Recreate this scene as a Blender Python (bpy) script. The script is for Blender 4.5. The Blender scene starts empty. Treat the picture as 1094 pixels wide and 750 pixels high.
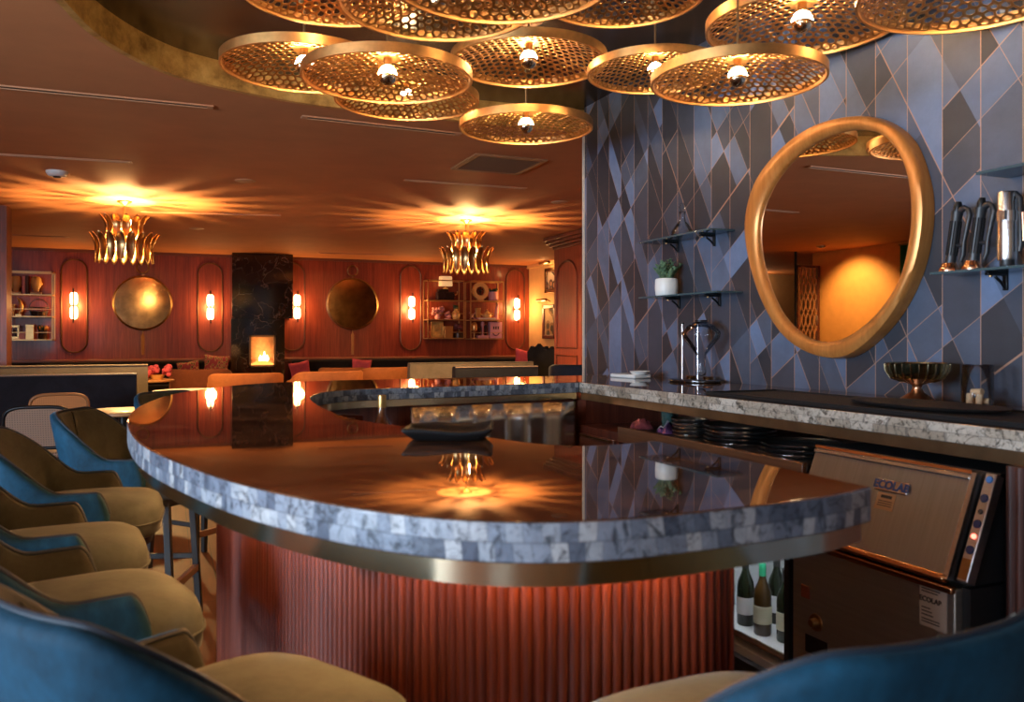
import bpy, bmesh, math, random
from math import sin, cos, pi, sqrt, radians as R
from mathutils import Vector, Matrix

rnd = random.Random(7)
scene = bpy.context.scene
C = scene.collection

# ------------------------------------------------------------------ camera frame
F = 885.0                      # focal length in pixels of the 1094 px wide frame
HY = 360.0                     # horizon row
TH = math.atan2(367.0, F)      # heading, turned from +Y towards +X
EYE = 1.32
FW = Vector((sin(TH), cos(TH), 0)); RT = Vector((cos(TH), -sin(TH), 0))

def ray(px, py=HY):
    return FW + RT * ((px - 547.0) / F) + Vector((0, 0, (HY - py) / F))
def onX(px, py, X):
    r = ray(px, py); return r * (X / r.x) + Vector((0, 0, EYE))
def onY(px, py, Y):
    r = ray(px, py); return r * (Y / r.y) + Vector((0, 0, EYE))
def onZ(px, py, Z):
    r = ray(px, py); return r * ((Z - EYE) / r.z) + Vector((0, 0, EYE))
def onD(px, py, d):
    return ray(px, py) * d + Vector((0, 0, EYE))

# ------------------------------------------------------------------ mesh builder
class MB:
    def __init__(s):
        s.v = []; s.f = []; s.m = []; s.uv = {}
    def add(s, vs, fs, mi=0, mat=None):
        b = len(s.v)
        for v in vs:
            v = Vector(v)
            s.v.append(mat @ v if mat is not None else v)
        for f in fs:
            s.f.append([b + i for i in f]); s.m.append(mi)
        return s
    def box(s, c, d, mi=0, rot=None):
        x, y, z = d[0] / 2, d[1] / 2, d[2] / 2
        vs = [(-x,-y,-z),(x,-y,-z),(x,y,-z),(-x,y,-z),(-x,-y,z),(x,-y,z),(x,y,z),(-x,y,z)]
        M = Matrix.Translation(Vector(c))
        if rot is not None: M = M @ rot
        return s.add(vs, [(0,3,2,1),(4,5,6,7),(0,1,5,4),(1,2,6,5),(2,3,7,6),(3,0,4,7)], mi, M)
    def bx(s, a, b, mi=0):
        lo = [min(a[i], b[i]) for i in range(3)]; hi = [max(a[i], b[i]) for i in range(3)]
        return s.box([(lo[i]+hi[i])/2 for i in range(3)], [hi[i]-lo[i] for i in range(3)], mi)
    def lathe(s, prof, n=32, c=(0,0,0), mi=0, mat=None, sx=1.0, sy=1.0, p=2.0):
        vs = []; fs = []; rows = []
        for (r, z) in prof:
            if abs(r) < 1e-6:
                rows.append([len(vs)]); vs.append((0, 0, z))
            else:
                row = []
                for i in range(n):
                    t = 2*pi*i/n
                    cx, cy = cos(t), sin(t)
                    if p != 2.0:
                        cx = math.copysign(abs(cx)**(2/p), cx); cy = math.copysign(abs(cy)**(2/p), cy)
                    row.append(len(vs)); vs.append((r*cx*sx, r*cy*sy, z))
                rows.append(row)
        for a, b in zip(rows, rows[1:]):
            if len(a) == 1 and len(b) == 1: continue
            for i in range(n):
                j = (i+1) % n
                if len(a) == 1: fs.append((a[0], b[j], b[i]))
                elif len(b) == 1: fs.append((a[i], a[j], b[0]))
                else: fs.append((a[i], a[j], b[j], b[i]))
        M = Matrix.Translation(Vector(c))
        if mat is not None: M = M @ mat
        return s.add(vs, fs, mi, M)
    def tube(s, pts, r, n=10, closed=False, mi=0, caps=True):
        pts = [Vector(p) for p in pts]; N = len(pts)
        rr = r if isinstance(r, (list, tuple)) else [r]*N
        tang = []
        for i in range(N):
            a = pts[(i-1) % N] if (closed or i > 0) else pts[i]
            b = pts[(i+1) % N] if (closed or i < N-1) else pts[i]
            tang.append((b-a).normalized())
        up = Vector((0,0,1)) if abs(tang[0].z) < .9 else Vector((1,0,0))
        nrm = (up - tang[0]*up.dot(tang[0])).normalized()
        vs = []; fs = []
        for i in range(N):
            nrm = (nrm - tang[i]*nrm.dot(tang[i])).normalized()
            bi = tang[i].cross(nrm)
            for k in range(n):
                t = 2*pi*k/n
                vs.append(pts[i] + (nrm*cos(t) + bi*sin(t))*rr[i])
        for i in range(N if closed else N-1):
            j = (i+1) % N
            for k in range(n):
                l = (k+1) % n
                fs.append((i*n+k, j*n+k, j*n+l, i*n+l))
        if caps and not closed:
            fs.append(tuple(range(n))[::1]); fs.append(tuple((N-1)*n+k for k in range(n))[::-1])
        return s.add(vs, fs, mi)
    def prism(s, poly, z0, z1, mi=0, mside=None, mat=None):
        n = len(poly); ms = mi if mside is None else mside
        vs = [(p[0],p[1],z0) for p in poly] + [(p[0],p[1],z1) for p in poly]
        area = sum(poly[i][0]*poly[(i+1)%n][1]-poly[(i+1)%n][0]*poly[i][1] for i in range(n))
        o = list(range(n)) if area > 0 else list(range(n))[::-1]
        s.add(vs, [tuple(n+i for i in o), tuple(o[::-1])], mi, mat)
        b = len(s.v) - 2*n
        per = 0.0
        for k in range(n):
            i, j = o[k], o[(k+1)%n]
            fi = len(s.f)
            s.f.append([b+i, b+j, b+n+j, b+n+i]); s.m.append(ms)
            L = (Vector(poly[i][:2])-Vector(poly[j][:2])).length
            s.uv[fi] = [(per,z0),(per+L,z0),(per+L,z1),(per,z1)]
            per += L
        return s
    def grid(s, rows, mi=0, closeu=False, closev=False, mat=None):
        nu = len(rows); nv = len(rows[0])
        vs = [p for row in rows for p in row]; fs = []
        for i in range(nu if closeu else nu-1):
            for j in range(nv if closev else nv-1):
                a, b = i, (i+1) % nu; c, d = j, (j+1) % nv
                fs.append((a*nv+c, b*nv+c, b*nv+d, a*nv+d))
        return s.add(vs, fs, mi, mat)
    def bar(s, a, b, w, h=None, mi=0, up=(0,0,1)):
        a = Vector(a); b = Vector(b); d = b-a; L = d.length
        z = d.normalized(); u = Vector(up)
        if abs(z.dot(u)) > .98: u = Vector((0,1,0))
        x = u.cross(z).normalized(); y = z.cross(x)
        M = Matrix((x, y, z)).transposed().to_4x4(); M.translation = (a+b)/2
        h = w if h is None else h
        X, Y, Z = w/2, h/2, L/2
        vs = [(-X,-Y,-Z),(X,-Y,-Z),(X,Y,-Z),(-X,Y,-Z),(-X,-Y,Z),(X,-Y,Z),(X,Y,Z),(-X,Y,Z)]
        return s.add(vs, [(0,3,2,1),(4,5,6,7),(0,1,5,4),(1,2,6,5),(2,3,7,6),(3,0,4,7)], mi, M)
    def sphere(s, c, r, n=20, m=12, mi=0, sc=(1,1,1)):
        prof = [(r*sin(pi*i/m) if 0 < i < m else 0, -r*cos(pi*i/m)) for i in range(m+1)]
        return s.lathe(prof, n, c, mi, Matrix.Diagonal((*sc, 1)))

def obj(name, mb, mats, parent=None, loc=None, smooth=True, ang=40, bevel=None, seg=2, sub=0, solid=None, fixn=False):
    me = bpy.data.meshes.new(name)
    me.from_pydata([tuple(v) for v in mb.v], [], mb.f)
    if not isinstance(mats, (list, tuple)): mats = [mats]
    for m in mats: me.materials.append(m)
    me.polygons.foreach_set('material_index', mb.m)
    if mb.uv:
        l = me.uv_layers.new(name='UVMap')
        for fi, co in mb.uv.items():
            p = me.polygons[fi]
            for li, uv in zip(p.loop_indices, co): l.data[li].uv = uv
    if fixn:
        bm = bmesh.new(); bm.from_mesh(me)
        bmesh.ops.recalc_face_normals(bm, faces=bm.faces); bm.to_mesh(me); bm.free()
    me.polygons.foreach_set('use_smooth', [smooth]*len(me.polygons))
    me.update()
    if smooth: me.set_sharp_from_angle(angle=R(ang))
    o = bpy.data.objects.new(name, me); C.objects.link(o)
    if parent is not None: o.parent = parent
    if loc is not None: o.location = loc
    if bevel:
        b = o.modifiers.new('edge', 'BEVEL'); b.width = bevel; b.segments = seg; b.limit_method = 'ANGLE'; b.angle_limit = R(35)
        b.harden_normals = False
    if solid:
        b = o.modifiers.new('thick', 'SOLIDIFY'); b.thickness = solid; b.offset = 0
    if sub:
        b = o.modifiers.new('sub', 'SUBSURF'); b.levels = sub; b.render_levels = sub
    return o

def tag(o, label, cat, group=None):
    o['label'] = label; o['category'] = cat
    if group: o['group'] = group
    return o
def thing(name, label, cat, loc=(0,0,0), rz=0, group=None):
    o = bpy.data.objects.new(name, None); C.objects.link(o)
    o.location = loc; o.rotation_euler = (0, 0, rz); o.empty_display_size = .1
    return tag(o, label, cat, group)
def struct(name, mb, mats, **k):
    o = obj(name, mb, mats, **k)
    if o.parent is None: o['kind'] = 'structure'
    return o
KIDS = {}
def dup(root, loc, rz, label, group=None, scale=None):
    def cp(o, par):
        c = o.copy(); C.objects.link(c)
        if par is not None: c.parent = par
        for ch in list(o.children): cp(ch, c)
        return c
    r = cp(root, None)
    r.location = loc; r.rotation_euler = (0, 0, rz); r['label'] = label
    if group: r['group'] = group
    if scale: r.scale = (scale,)*3
    return r

def catmull(pts, per=12):
    pts = [Vector((p[0], p[1])) for p in pts]
    out = []
    n = len(pts)
    for i in range(n-1):
        p0 = pts[i-1] if i > 0 else pts[0]*2-pts[1]
        p1, p2 = pts[i], pts[i+1]
        p3 = pts[i+2] if i+2 < n else pts[-1]*2-pts[-2]
        d1 = max((p1-p0).length**.5, 1e-4); d2 = max((p2-p1).length**.5, 1e-4); d3 = max((p3-p2).length**.5, 1e-4)
        m1 = (p2-p1) + d2*((p1-p0)/d1 - (p2-p0)/(d1+d2)) if i > 0 else (p2-p1)
        m2 = (p2-p1) + d2*((p3-p2)/d3 - (p3-p1)/(d2+d3)) if i+2 < n else (p2-p1)
        for k in range(per):
            t = k/per; t2 = t*t; t3 = t2*t
            out.append(p1*(2*t3-3*t2+1) + m1*(t3-2*t2+t) + p2*(-2*t3+3*t2) + m2*(t3-t2))
    out.append(pts[-1])
    return out
def resample(pts, step):
    out = [pts[0].copy()]; acc = 0.0
    for a, b in zip(pts, pts[1:]):
        L = (b-a).length; d = step-acc
        while d <= L:
            out.append(a+(b-a)*(d/L)); d += step
        acc = (acc+L) % step if L > 0 else acc
    return out
def offset(pts, d):
    """shift an open polyline to its left by d"""
    out = []
    for i, p in enumerate(pts):
        a = pts[max(i-1, 0)]; b = pts[min(i+1, len(pts)-1)]
        t = (b-a).normalized()
        out.append(p + Vector((-t.y, t.x))*d)
    return out

# ------------------------------------------------------------------ materials
MATS = {}
class NT:
    def __init__(s, name):
        s.m = bpy.data.materials.new(name); s.m.use_nodes = True
        s.t = s.m.node_tree; s.n = s.t.nodes; s.l = s.t.links
        s.b = s.n['Principled BSDF']; s.out = s.n['Material Output']
    def node(s, typ, **k):
        n = s.n.new(typ)
        for a, b in k.items(): setattr(n, a, b)
        return n
    def link(s, a, b): s.l.new(a, b)
    def set(s, nd, **k):
        for a, b in k.items():
            nd.inputs[a.replace('_', ' ')].default_value = b
    def math(s, op, a, b=None, c=None):
        n = s.node('ShaderNodeMath', operation=op)
        for i, x in enumerate((a, b, c)):
            if x is None: continue
            if isinstance(x, (int, float)): n.inputs[i].default_value = x
            else: s.link(x, n.inputs[i])
        return n.outputs[0]
    def ramp(s, fac, stops, interp='LINEAR'):
        n = s.node('ShaderNodeValToRGB'); n.color_ramp.interpolation = interp
        el = n.color_ramp.elements
        while len(el) < len(stops): el.new(.5)
        for e, (p, c) in zip(el, stops): e.position = p; e.color = (*c, 1)
        s.link(fac, n.inputs[0]); return n.outputs[0]
    def coords(s, scale=(1,1,1), kind='Object', rot=(0,0,0)):
        tc = s.node('ShaderNodeTexCoord'); mp = s.node('ShaderNodeMapping')
        mp.inputs['Scale'].default_value = scale; mp.inputs['Rotation'].default_value = rot
        s.link(tc.outputs[kind], mp.inputs['Vector']); return mp.outputs[0]
    def noise(s, vec, scale=5, detail=4, rough=.55, dist=0):
        n = s.node('ShaderNodeTexNoise')
        n.inputs['Scale'].default_value = scale; n.inputs['Detail'].default_value = detail
        n.inputs['Roughness'].default_value = rough; n.inputs['Distortion'].default_value = dist
        if vec is not None: s.link(vec, n.inputs['Vector'])
        return n.outputs[0]
    def mix(s, fac, a, b, typ='MIX'):
        n = s.node('ShaderNodeMix', data_type='RGBA', blend_type=typ)
        for i, x in ((0, fac), (6, a), (7, b)):
            if isinstance(x, (int, float)): n.inputs[i].default_value = x
            elif isinstance(x, tuple): n.inputs[i].default_value = (*x, 1) if len(x) == 3 else x
            else: s.link(x, n.inputs[i])
        return n.outputs[2]
    def bump(s, h, strength=.3, dist=.01):
        n = s.node('ShaderNodeBump'); n.inputs['Strength'].default_value = strength; n.inputs['Distance'].default_value = dist
        s.link(h, n.inputs['Height']); s.link(n.outputs[0], s.b.inputs['Normal'])

def mat(name, col, rough=.5, metal=0.0, spec=.5, var=0.0, vscale=8, coat=0, trans=0, ior=1.5, emit=None, es=0, sheen=0, bump=0, bscale=60, alpha=1):
    if name in MATS: return MATS[name]
    t = NT(name); b = t.b
    b.inputs['Base Color'].default_value = (*col, 1); b.inputs['Roughness'].default_value = rough
    b.inputs['Metallic'].default_value = metal; b.inputs['Specular IOR Level'].default_value = spec
    b.inputs['IOR'].default_value = ior
    if coat: b.inputs['Coat Weight'].default_value = coat; b.inputs['Coat Roughness'].default_value = .05
    if trans: b.inputs['Transmission Weight'].default_value = trans
    if sheen: b.inputs['Sheen Weight'].default_value = sheen; b.inputs['Sheen Roughness'].default_value = .4
    if emit: b.inputs['Emission Color'].default_value = (*emit, 1); b.inputs['Emission Strength'].default_value = es
    if alpha < 1: b.inputs['Alpha'].default_value = alpha
    co = None
    if var:
        co = t.coords()
        n = t.noise(co, vscale, 4)
        lo = tuple(max(0, c*(1-var)) for c in col); hi = tuple(min(1, c*(1+var)) for c in col)
        t.link(t.ramp(n, [(.3, lo), (.7, hi)]), b.inputs['Base Color'])
    if bump:
        co = co or t.coords()
        t.bump(t.noise(co, bscale, 3), bump, .004)
    MATS[name] = t.m
    return t.m

def wood(name, dark, light, rough=.4, axis='Z', scale=1.0, coat=0.2, seams=0.0, kind='Object'):
    if name in MATS: return MATS[name]
    t = NT(name)
    k = {'Z': (14, 14, .55), 'X': (.55, 14, 14), 'Y': (14, .55, 14)}[axis]
    co = t.coords(tuple(x*scale for x in k), kind)
    n = t.noise(co, 1.6, 6, .62, 1.2)
    n2 = t.noise(co, 9, 3, .6)
    f = t.math('ADD', t.math('MULTIPLY', n, .72), t.math('MULTIPLY', n2, .28))
    col = t.ramp(f, [(.34, dark), (.5, tuple((a+b)/2 for a, b in zip(dark, light))), (.66, light)])
    if seams:
        tc = t.node('ShaderNodeTexCoord'); sp = t.node('ShaderNodeSeparateXYZ'); t.link(tc.outputs[kind], sp.inputs[0])
        u = t.math('DIVIDE', sp.outputs[0], seams)
        wn = t.node('ShaderNodeTexWhiteNoise', noise_dimensions='1D'); t.link(t.math('FLOOR', u), wn.inputs['W'])
        col = t.mix(t.math('MULTIPLY', wn.outputs[0], .35), col, dark)
    t.link(col, t.b.inputs['Base Color'])
    t.b.inputs['Roughness'].default_value = rough
    if coat: t.b.inputs['Coat Weight'].default_value = coat; t.b.inputs['Coat Roughness'].default_value = .12
    t.bump(f, .12, .003)
    MATS[name] = t.m
    return t.m

def velvet(name, col, sheen_col, rough=.75, sheen=.6, var=.35):
    t = NT(name); co = t.coords()
    n = t.noise(co, 7, 5, .65, .6); n2 = t.noise(co, 60, 2, .5)
    f = t.math('ADD', t.math('MULTIPLY', n, .8), t.math('MULTIPLY', n2, .2))
    t.link(t.ramp(f, [(.3, tuple(c*(1-var) for c in col)), (.7, tuple(min(1, c*(1+var)) for c in col))]), t.b.inputs['Base Color'])
    t.b.inputs['Roughness'].default_value = rough; t.b.inputs['Specular IOR Level'].default_value = .2
    t.b.inputs['Sheen Weight'].default_value = sheen; t.b.inputs['Sheen Roughness'].default_value = .3
    t.b.inputs['Sheen Tint'].default_value = (*sheen_col, 1)
    t.bump(n2, .15, .003)
    return t.m

def emis(name, col, st):
    t = NT(name); t.n.remove(t.b)
    e = t.node('ShaderNodeEmission'); e.inputs[0].default_value = (*col, 1); e.inputs[1].default_value = st
    t.link(e.outputs[0], t.out.inputs[0]); return t.m

# --- stone top and split stone edge
def m_stone_top():
    t = NT('polished_stone'); co = t.coords((1.0, 2.4, 1), rot=(0, 0, .25))
    n = t.noise(co, 1.8, 8, .62, 1.6); n2 = t.noise(co, 9, 5, .6, .8)
    f = t.math('ADD', t.math('MULTIPLY', n, .7), t.math('MULTIPLY', n2, .3))
    t.link(t.ramp(f, [(.32, (.012,.008,.007)), (.45, (.06,.028,.016)), (.55, (.16,.07,.032)), (.68, (.28,.14,.07))]), t.b.inputs['Base Color'])  # stone veins; the brown streaks also paint in reflections of the ceiling
    t.b.inputs['Roughness'].default_value = .022; t.b.inputs['IOR'].default_value = 2.3
    return t.m
def m_stone_edge(name, cols, bw=.055, rows=.029, vein=.5):
    t = NT(name)
    uv = t.node('ShaderNodeUVMap'); sp = t.node('ShaderNodeSeparateXYZ'); t.link(uv.outputs[0], sp.inputs[0])
    row = t.math('FLOOR', t.math('DIVIDE', t.math('SUBTRACT', sp.outputs[1], 1.012), rows))
    u = t.math('ADD', t.math('DIVIDE', sp.outputs[0], bw), t.math('MULTIPLY', row, 5.37))
    wob = t.noise(t.coords((1,1,1)), 3, 2)
    u = t.math('ADD', u, t.math('MULTIPLY', wob, 3.0))
    cell = t.math('FLOOR', u); fr = t.math('FRACT', u)
    cb = t.node('ShaderNodeCombineXYZ'); t.link(cell, cb.inputs[0]); t.link(row, cb.inputs[1])
    wn = t.node('ShaderNodeTexWhiteNoise', noise_dimensions='2D'); t.link(cb.outputs[0], wn.inputs['Vector'])
    base = t.ramp(wn.outputs[0], cols, 'LINEAR')
    co = t.coords((1,1,1)); vn = t.noise(co, 28, 6, .7, 2.0)
    col = t.mix(t.ramp(vn, [(.38, (1,1,1)), (.5, (0,0,0))]), base, tuple(c*.25 for c in cols[0][1]))
    base2 = t.mix(vein, base, col)
    fine = t.noise(co, 70, 4, .6)
    base2 = t.mix(.5, base2, t.ramp(fine, [(.3, (.5,.5,.5)), (.7, (1,1,1))]), 'MULTIPLY')
    e = t.math('MINIMUM', fr, t.math('SUBTRACT', 1, fr))
    fz = t.math('FRACT', t.math('DIVIDE', t.math('SUBTRACT', sp.outputs[1], 1.012), rows))
    e2 = t.math('MINIMUM', fz, t.math('SUBTRACT', 1, fz))
    line = t.math('MAXIMUM', t.math('LESS_THAN', e, .03), t.math('LESS_THAN', e2, .05))
    out = t.mix(t.math('MULTIPLY', line, .38), base2, (.03,.035,.045))
    t.link(out, t.b.inputs['Base Color']); t.b.inputs['Roughness'].default_value = .28
    t.bump(t.math('ADD', t.math('MULTIPLY', fine, .4), t.math('MULTIPLY', wn.outputs[0], .6)), .35, .006)
    return t.m

# --- geometric wallpaper with copper lines
def m_wallpaper():
    t = NT('shard_wallpaper')
    tc = t.node('ShaderNodeTexCoord'); sp = t.node('ShaderNodeSeparateXYZ'); t.link(tc.outputs['Object'], sp.inputs[0])
    w = .1690
    y = t.math('MULTIPLY', t.math('SUBTRACT', sp.outputs[1], 2.2246 - 40*w), -1.0)   # grows towards the camera
    z = sp.outputs[2]
    cu = t.math('DIVIDE', y, w)
    col = t.math('FLOOR', cu); fr = t.math('FRACT', cu)
    def h1(k):
        wn = t.node('ShaderNodeTexWhiteNoise', noise_dimensions='1D')
        t.link(t.math('ADD', t.math('MULTIPLY', col, 1.37), k), wn.inputs['W']); return wn.outputs[0]
    # falling family (steep) and rising family
    def family(expr, step, k, drop):
        q = t.math('DIVIDE', expr, step)
        q = t.math('ADD', q, t.math('MULTIPLY', t.math('SINE', t.math('MULTIPLY', q, 2.33)), .26))
        i, f = t.math('FLOOR', q), t.math('FRACT', q)
        def dropped(idx):
            c2 = t.node('ShaderNodeCombineXYZ'); t.link(col, c2.inputs[0]); t.link(idx, c2.inputs[1]); c2.inputs[2].default_value = k
            n2 = t.node('ShaderNodeTexWhiteNoise', noise_dimensions='3D'); t.link(c2.outputs[0], n2.inputs['Vector'])
            return t.math('LESS_THAN', n2.outputs[0], drop)
        d0, d1 = dropped(i), dropped(t.math('ADD', i, 1))
        th = .0085
        near0 = t.math('MULTIPLY', t.math('LESS_THAN', f, th), t.math('SUBTRACT', 1, d0))
        near1 = t.math('MULTIPLY', t.math('GREATER_THAN', f, 1-th), t.math('SUBTRACT', 1, d1))
        return t.math('SUBTRACT', i, d0), t.math('MAXIMUM', near0, near1)
    iA, lA = family(t.math('ADD', z, t.math('MULTIPLY', y, 1.91)), .29, 3.3, .26)
    iB, lB = family(t.math('SUBTRACT', z, t.math('MULTIPLY', y, .72)), .26, 9.1, .26)
    cb = t.node('ShaderNodeCombineXYZ'); t.link(t.math('ADD', t.math('MULTIPLY', col, 3.1), 11.0), cb.inputs[0]); t.link(iA, cb.inputs[1]); t.link(iB, cb.inputs[2])
    wn = t.node('ShaderNodeTexWhiteNoise', noise_dimensions='3D'); t.link(cb.outputs[0], wn.inputs['Vector'])
    tone = t.ramp(wn.outputs[0], [(0, (.022,.025,.034)), (.27, (.038,.046,.066)), (.50, (.058,.074,.110)), (.70, (.085,.115,.180)), (.88, (.125,.170,.270))], 'CONSTANT')
    mot = t.noise(t.coords(), 9, 5, .65)
    tone = t.mix(1.0, tone, t.ramp(mot, [(.25, (.78,.78,.78)), (.75, (1.12,1.12,1.14))]), 'MULTIPLY')
    e = t.math('MINIMUM', fr, t.math('SUBTRACT', 1, fr)); lv = t.math('LESS_THAN', e, .0115)
    ln = t.math('MAXIMUM', lv, t.math('MAXIMUM', lA, lB))
    t.link(t.mix(t.math('MULTIPLY', ln, .9), tone, (.42,.25,.17)), t.b.inputs['Base Color'])
    t.link(t.math('MULTIPLY', ln, .5), t.b.inputs['Metallic'])
    t.b.inputs['Roughness'].default_value = .5
    return t.m

def m_marble_black():
    t = NT('black_veined_marble'); co = t.coords((1,1,1))
    n = t.noise(co, 2.4, 8, .65, 1.0)
    v = t.node('ShaderNodeTexVoronoi', feature='DISTANCE_TO_EDGE'); v.inputs['Scale'].default_value = 2.6
    wv = t.node('ShaderNodeVectorMath', operation='ADD'); t.link(co, wv.inputs[0])
    nn = t.node('ShaderNodeTexNoise'); nn.inputs['Scale'].default_value = 2.0; nn.inputs['Detail'].default_value = 5; t.link(co, nn.inputs['Vector'])
    t.link(nn.outputs[1], wv.inputs[1]); t.link(wv.outputs[0], v.inputs['Vector'])
    vein = t.ramp(v.outputs[0], [(0, (1,1,1)), (.016, (.3,.3,.3)), (.035, (0,0,0))])
    base = t.ramp(n, [(.35, (.004,.004,.004)), (.6, (.022,.016,.012)), (.75, (.05,.033,.022))])
    t.link(t.mix(t.math('MULTIPLY', vein, t.ramp(n, [(.4, (0,0,0)), (.6, (.75,.75,.75))])), base, (.32,.22,.15)), t.b.inputs['Base Color'])
    t.b.inputs['Roughness'].default_value = .08; t.b.inputs['IOR'].default_value = 1.7
    return t.m

def m_floor():
    t = NT('oak_floor')
    tc = t.node('ShaderNodeTexCoord')
    mp = t.node('ShaderNodeMapping'); mp.inputs['Rotation'].default_value = (0,0,R(90)); t.link(tc.outputs['Object'], mp.inputs[0])
    br = t.node('ShaderNodeTexBrick'); t.link(mp.outputs[0], br.inputs['Vector'])
    br.inputs['Scale'].default_value = 1; br.inputs['Brick Width'].default_value = 1.1; br.inputs['Row Height'].default_value = .12
    br.inputs['Mortar Size'].default_value = .003; br.inputs['Color1'].default_value = (.13,.042,.011,1); br.inputs['Color2'].default_value = (.06,.018,.005,1)
    br.inputs['Mortar'].default_value = (.03,.015,.008,1)
    n = t.noise(t.coords((16,1.2,1)), 2, 5, .6, 1)
    t.link(t.mix(.6, br.outputs[0], t.ramp(n, [(.3, (.55,.5,.45)), (.7, (1.2,1.15,1.1))]), 'MULTIPLY'), t.b.inputs['Base Color'])
    t.b.inputs['Roughness'].default_value = .5; t.b.inputs['Specular IOR Level'].default_value = .25
    return t.m

def m_gold_leaf():
    t = NT('gold_leaf'); co = t.coords((1,1,1)); n = t.noise(co, 6, 6, .7)
    t.link(t.ramp(n, [(.3, (.26,.13,.03)), (.5, (.62,.36,.10)), (.7, (.82,.54,.19))]), t.b.inputs['Base Color'])
    t.b.inputs['Metallic'].default_value = .6; t.b.inputs['Roughness'].default_value = .5
    return t.m

def m_steel(name='brushed_steel', col=(.74,.74,.75), rough=.25, axis=(1,1,60)):
    t = NT(name); co = t.coords(axis); n = t.noise(co, 3, 3)
    t.link(t.ramp(n, [(.3, tuple(c*.85 for c in col)), (.7, col)]), t.b.inputs['Base Color'])
    t.b.inputs['Metallic'].default_value = 1; t.b.inputs['Roughness'].default_value = rough
    t.bump(n, .04, .002)
    return t.m

def m_cane(name, col, dark):
    t = NT(name); tc = t.node('ShaderNodeTexCoord'); sp = t.node('ShaderNodeSeparateXYZ'); t.link(tc.outputs['Object'], sp.inputs[0])
    a = t.math('FRACT', t.math('MULTIPLY', sp.outputs[0], 60)); b = t.math('FRACT', t.math('MULTIPLY', sp.outputs[2], 60))
    h = t.math('MULTIPLY', t.math('GREATER_THAN', a, .55), t.math('GREATER_THAN', b, .55))
    t.link(t.mix(h, col, dark), t.b.inputs['Base Color']); t.b.inputs['Roughness'].default_value = .6
    return t.m

def m_pattern(name, ca, cb_, cc, sc=16):
    t = NT(name); v = t.node('ShaderNodeTexVoronoi'); v.inputs['Scale'].default_value = sc; t.link(t.coords(), v.inputs['Vector'])
    t.link(t.ramp(v.outputs[0], [(.15, ca), (.3, cb_), (.5, cc)], 'CONSTANT'), t.b.inputs['Base Color']); t.b.inputs['Roughness'].default_value = .8
    return t.m

STONE = m_stone_top()
EDGE = m_stone_edge('split_stone_edge', [(0, (.075,.09,.125)), (.3, (.17,.20,.255)), (.55, (.26,.295,.355)), (.78, (.35,.38,.42)), (1, (.49,.50,.51))], bw=.026, vein=.8)
EDGEB = m_stone_edge('veined_stone_edge', [(0, (.34,.27,.20)), (.3, (.48,.40,.31)), (.6, (.57,.49,.40)), (1, (.68,.60,.50))], bw=.13, vein=1.0)
WALLP = m_wallpaper()
MARB = m_marble_black()
FLOOR = m_floor()
LEAF = m_gold_leaf()
STEEL = m_steel()
STEELD = m_steel('dark_steel', (.30,.27,.25), .35, (1,1,30))
CEIL = mat('terracotta_plaster', (.60,.225,.080), .75, var=.06, vscale=3)
DARKC = mat('dark_lacquer', (.030,.020,.016), .22, var=.4, vscale=4)
MAHO = wood('mahogany_panel', (.14,.018,.010), (.37,.07,.030), .38, 'Z', 1.0, .3, seams=.31)
MAHOD = wood('dark_mahogany', (.07,.016,.011), (.20,.05,.025), .4, 'Z', 1.0, .2)
FLUTE = wood('fluted_mahogany', (.065,.011,.007), (.20,.042,.018), .42, 'Z', 1.2, .15)
RAIL = wood('rail_wood', (.30,.10,.045), (.50,.20,.10), .4, 'X', 1.0, .2)
OAK = wood('honey_wood', (.42,.19,.07), (.66,.34,.14), .45, 'X', 1.0, .1)
BRASS = mat('brushed_brass', (.78,.52,.24), .30, 1.0, var=.12, vscale=30)
BRASSD = mat('aged_brass', (.34,.20,.09), .35, 1.0, var=.2, vscale=20)
BRASSP = mat('pendant_brass', (.74,.37,.12), .30, 1.0, var=.15, vscale=25)
BAND = mat('satin_brass_band', (.80,.68,.46), .16, 1.0)
GOLDF = wood('gilded_wood', (.44,.155,.032), (.62,.26,.065), .34, 'Z', .6, 0)
GOLDF.node_tree.nodes['Principled BSDF'].inputs['Metallic'].default_value = .45
BLACK = mat('black_metal', (.012,.012,.013), .35, .6)
BLACKP = mat('black_plastic', (.016,.016,.018), .42)
RUBBER = mat('black_rubber', (.009,.008,.008), .8, spec=.25, bump=.6, bscale=220)
WHITE = mat('white_ceramic', (.80,.78,.74), .35)
CREAM = mat('cream_plaster', (.70,.42,.17), .8, var=.05)
OCHRE = mat('ochre_plaster', (.78,.36,.10), .7, var=.06)
TANP = mat('tan_plaster', (.50,.34,.19), .8, var=.06)
MIRROR = mat('mirror_glass', (.86,.84,.82), .01, 1.0)
ANTIQ = mat('antique_mirror', (.30,.18,.09), .12, 1.0, var=.35, vscale=5)
def thin_glass(name, tint, refl):
    t = NT(name); t.n.remove(t.b)
    a = t.node('ShaderNodeBsdfTransparent'); a.inputs[0].default_value = (*tint, 1); g = t.node('ShaderNodeBsdfGlossy'); g.inputs['Roughness'].default_value = .03
    fz = t.node('ShaderNodeLayerWeight'); fz.inputs[0].default_value = refl
    mx = t.node('ShaderNodeMixShader'); t.link(t.math('MULTIPLY', fz.outputs['Fresnel'], .85), mx.inputs[0]); t.link(a.outputs[0], mx.inputs[1]); t.link(g.outputs[0], mx.inputs[2]); t.link(mx.outputs[0], t.out.inputs[0]); return t.m
GLASS = thin_glass('clear_glass', (.94,.955,.97), .25)
SHELFG = mat('smoked_shelf_glass', (.13,.20,.22), .03, 0, trans=.55, ior=1.5)
VBLUE = velvet('teal_velvet', (.005,.040,.074), (.2,.55,.8), sheen=.26, var=.6)
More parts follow.
